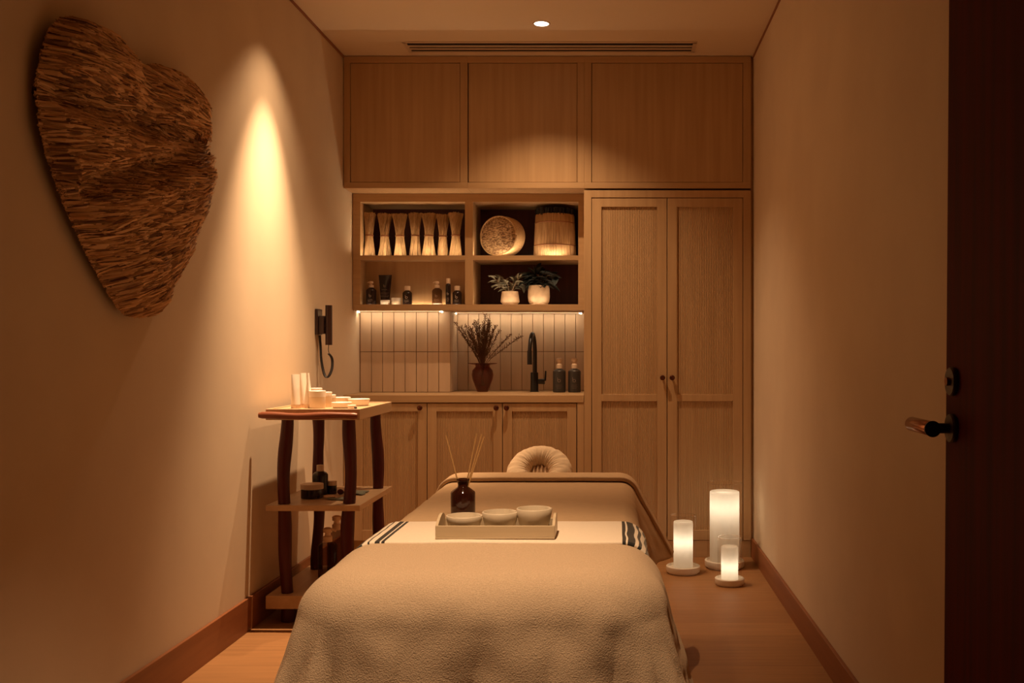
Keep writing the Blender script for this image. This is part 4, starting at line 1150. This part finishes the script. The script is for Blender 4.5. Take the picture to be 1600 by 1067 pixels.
def wavy_leg(x, y, seed, z0, z1):
    pts = []; rad = []
    n = 36
    for k in range(n + 1):
        z = z0 + (z1 - z0) * k / n
        wx = 0.006 * math.sin(z * 7.5 + seed) + 0.004 * math.sin(z * 15 + seed * 2.1)
        wy = 0.007 * math.sin(z * 9 + seed * 1.7)
        pts.append((x + wx, y + wy, z)); rad.append(0.0262 + 0.0022 * math.sin(z * 17 + seed * 3) + 0.0012 * nz3(z * 12, seed))
    return pts, rad
for (x_, y_, sd) in ((X(446, 4.2), 4.20, 0.6), (X(545.5, 4.2), 4.20, 2.4), (X(497, 4.66), 4.66, 4.0), (X(590, 4.66), 4.66, 5.2)):
    lg = MB()
    for (a, b_) in ((0.0, zb1 - 0.0555), (zb1 + 0.0005, zm1 - 0.0245), (zm1 + 0.0005, ztop - 0.0465)):
        p_, r_ = wavy_leg(x_, y_, sd, a, b_); lg.tube(p_, r_, 16)
    build(lg, 'leg', M['redwood'], t, smooth=60)
hb = MB(); pts = []; rad = []
hx0, hx1 = X(404, 4.12), X(558, 4.12)
for k in range(31):
    s_ = k / 30; pts.append((hx0 + (hx1 - hx0) * s_, 4.123 + 0.002 * math.sin(s_ * 7), Z(649.5, 4.12) + 0.0022 * math.sin(s_ * 9 + 1))); rad.append(0.0135 + 0.0012 * math.sin(s_ * 13) - (0.003 if k in (0, 30) else 0))
hb.tube(pts, rad, 18)
build(hb, 'handle_bar', M['redbar'], t, smooth=60)

def at_top(px, y): return (X(px, y), y, ztop - 0.004 + 0.0006)
gT = 'white tubes and jars on top of the trolley'
def white_tube(px, y, h, rz, label):
    t_ = thing('white_tube', label, 'tube', at_top(px, y), R(rz), gT)
    mb = MB().grid(lambda u, v: tubef(u, v, 0.0195, 0.0235, 0.016, h, 0.0195, 0.0016), 32, 12)
    mb.f.append(tuple(range(31, -1, -1))); mb.f.append(tuple(12 * 33 + k for k in range(32)))
    build(mb, 'body', M['whiteplastic'], t_, world=False)
    build(MB().lathe([(0, 0), (0.019, 0), (0.0195, 0.001), (0.0195, 0.0155), (0, 0.0155)], 32), 'cap', M['palecap'], t_, world=False)
white_tube(462, 4.27, 0.146, 60, 'white squeeze tube standing upright, nearest the wall on the trolley top')
white_tube(474, 4.33, 0.150, 75, 'white squeeze tube standing upright between two others on the trolley top')
white_tube(482, 4.30, 0.150, 100, 'white squeeze tube standing upright beside the jars on the trolley top')
def tjar(px, y, r, h, lid, label, stack=0.0, bm__=None):
    l = at_top(px, y); return jar('white_jar', label, (l[0], l[1], l[2] + stack), r, h, lid, bm__ or M['glassjar'], M['whiteplastic'], gT)
tjar(496, 4.28, 0.035, 0.075, 0.026, 'largest frosted jar with white lid, in front on the trolley top')
tjar(494, 4.40, 0.026, 0.082, 0.02, 'frosted jar with white lid at the back, showing above the largest jar')
tjar(511, 4.37, 0.022, 0.066, 0.018, 'medium frosted jar with white lid behind the largest jar')
tjar(518.5, 4.42, 0.018, 0.052, 0.015, 'smaller frosted jar with white lid stepping down behind the medium jar')
def dish(px, y, r, h, label, stack=0.0):
    l = at_top(px, y)
    mb = MB().lathe([(0, 0), (r * 0.78, 0), (r * 0.85, 0.002), (r * 0.98, h - 0.006), (r, h - 0.003), (r, h), (r - 0.002, h + 0.001), (r - 0.006, h - 0.001), (r * 0.75, 0.006), (0, 0.004)], 40, cap=False)
    tag(build(mb, 'white_dish', M['whiteplastic'], loc=(l[0], l[1], l[2] + stack), world=False, smooth=60), label, 'dish', 'white dishes on top of the trolley')
dish(534, 4.29, 0.043, 0.024, 'wide white dish in front of the stepped jars on the trolley top')
dish(534, 4.50, 0.040, 0.036, 'white dish at the back of the trolley top behind the wide dish')
dish(561, 4.47, 0.048, 0.030, 'widest white dish at the far corner of the trolley top')
dish(550, 4.225, 0.0185, 0.015, 'tiny white dish beside the dark cap on the trolley top')
l = at_top(555.5, 4.19)
tag(build(MB().lathe([(0, 0), (0.0055, 0), (0.006, 0.001), (0.006, 0.009), (0.005, 0.010), (0, 0.010)], 20), 'bottle_cap', M['black'], loc=l, world=False), 'tiny dark cap lying at the front edge of the trolley top', 'cap')

# things on the middle shelf
def at_mid(px, y): return (X(px, y), y, zm1 + 0.0006)
gM = 'jars and bottles on the middle trolley shelf'
jar('squat_jar', 'wide squat black jar with pale lid on the middle trolley shelf', at_mid(487.5, 4.36), 0.049, 0.062, 0.022, M['darkbottle'], M['palecap'], gM)
bottle('capped_bottle', 'black bottle with pale cap behind the squat jar on the middle trolley shelf', at_mid(500.5, 4.47), 0.034, 0.104, 'cap', M['darkbottle'], M['palecap'], gM, logo=False, caph=0.028, captall=0.0165)
jar('small_jar', 'small black jar with pale lid beside the black bottle on the middle trolley shelf', at_mid(518.5, 4.49), 0.0225, 0.056, 0.018, M['darkbottle'], M['palecap'], gM)
def blob(name, label, cat_, loc, sx, sy, sz, m_, seed, group=None):
    mb = MB()
    def f(u, v):
        th = PI * v; ph_ = 2 * PI * u
        k = 1 + 0.14 * nz3(math.cos(ph_) * 1.5 + seed, math.sin(ph_) * 1.5, math.cos(th) * 1.5)
        return (sx * k * math.sin(th) * math.cos(ph_), sy * k * math.sin(th) * math.sin(ph_), sz + sz * k * 0.98 * -math.cos(th))
    mb.grid(f, 28, 16)
    return tag(build(mb, name, m_, loc=loc, world=False, smooth=180), label, cat_, group)
blob('pale_stone', 'pale rounded stone in front of the small black jar', 'stone', at_mid(515, 4.33), 0.026, 0.02, 0.009, M['shell'], 1)
blob('brown_stone', 'dark brown stone lying behind a trolley leg on the middle shelf', 'stone', at_mid(532, 4.46), 0.014, 0.012, 0.012, M['redwood'], 4)
def flat_leaf(px, y, rx, ry, label, seed, rz):
    l = at_mid(px, y); mb = MB()
    n = 40; vs = [(0, 0, 0.004)]; 
    for k in range(n):
        a = 2 * PI * k / n; rr = 1 + 0.16 * math.sin(5 * a + seed) + 0.08 * math.sin(9 * a)
        vs.append((rx * rr * math.cos(a), ry * rr * math.sin(a), 0.003 + 0.002 * math.sin(3 * a + seed)))
    fs = [(0, 1 + k, 1 + (k + 1) % n) for k in range(n)]
    mb.add(vs, fs)
    o = build(mb, 'dried_leaf', M['greenstone'], loc=(l[0], l[1], l[2] + 0.001), world=False, smooth=180, solid=0.002); o.rotation_euler = (0, 0, rz)
    tag(o, label, 'leaf', 'grey-green leaves on the middle trolley shelf')
flat_leaf(556, 4.50, 0.050, 0.075, 'larger grey-green dried leaf lying beyond the front trolley leg', 0.4, 0.3)
flat_leaf(532, 4.31, 0.030, 0.06, 'smaller grey-green dried leaf lying beside the pale stone', 2.0, 1.3)

# things on the bottom shelf
def at_bot(px, y): return (X(px, y), y, zb1 + 0.0006)
gP = 'brown pump bottles on the bottom trolley shelf'
bottle('lotion_bottle', 'brown pump bottle on the bottom trolley shelf, nearer the wall', at_bot(512, 4.36), 0.041, 0.185, 'pump', M['smoke'], M['palecap'], gP, logo=False, caph=0.062, nozzle=1)
bottle('lotion_bottle', 'taller brown pump bottle on the bottom trolley shelf, behind the other', at_bot(526, 4.48), 0.041, 0.215, 'pump', M['smoke'], M['palecap'], gP, logo=False, caph=0.065, nozzle=1)
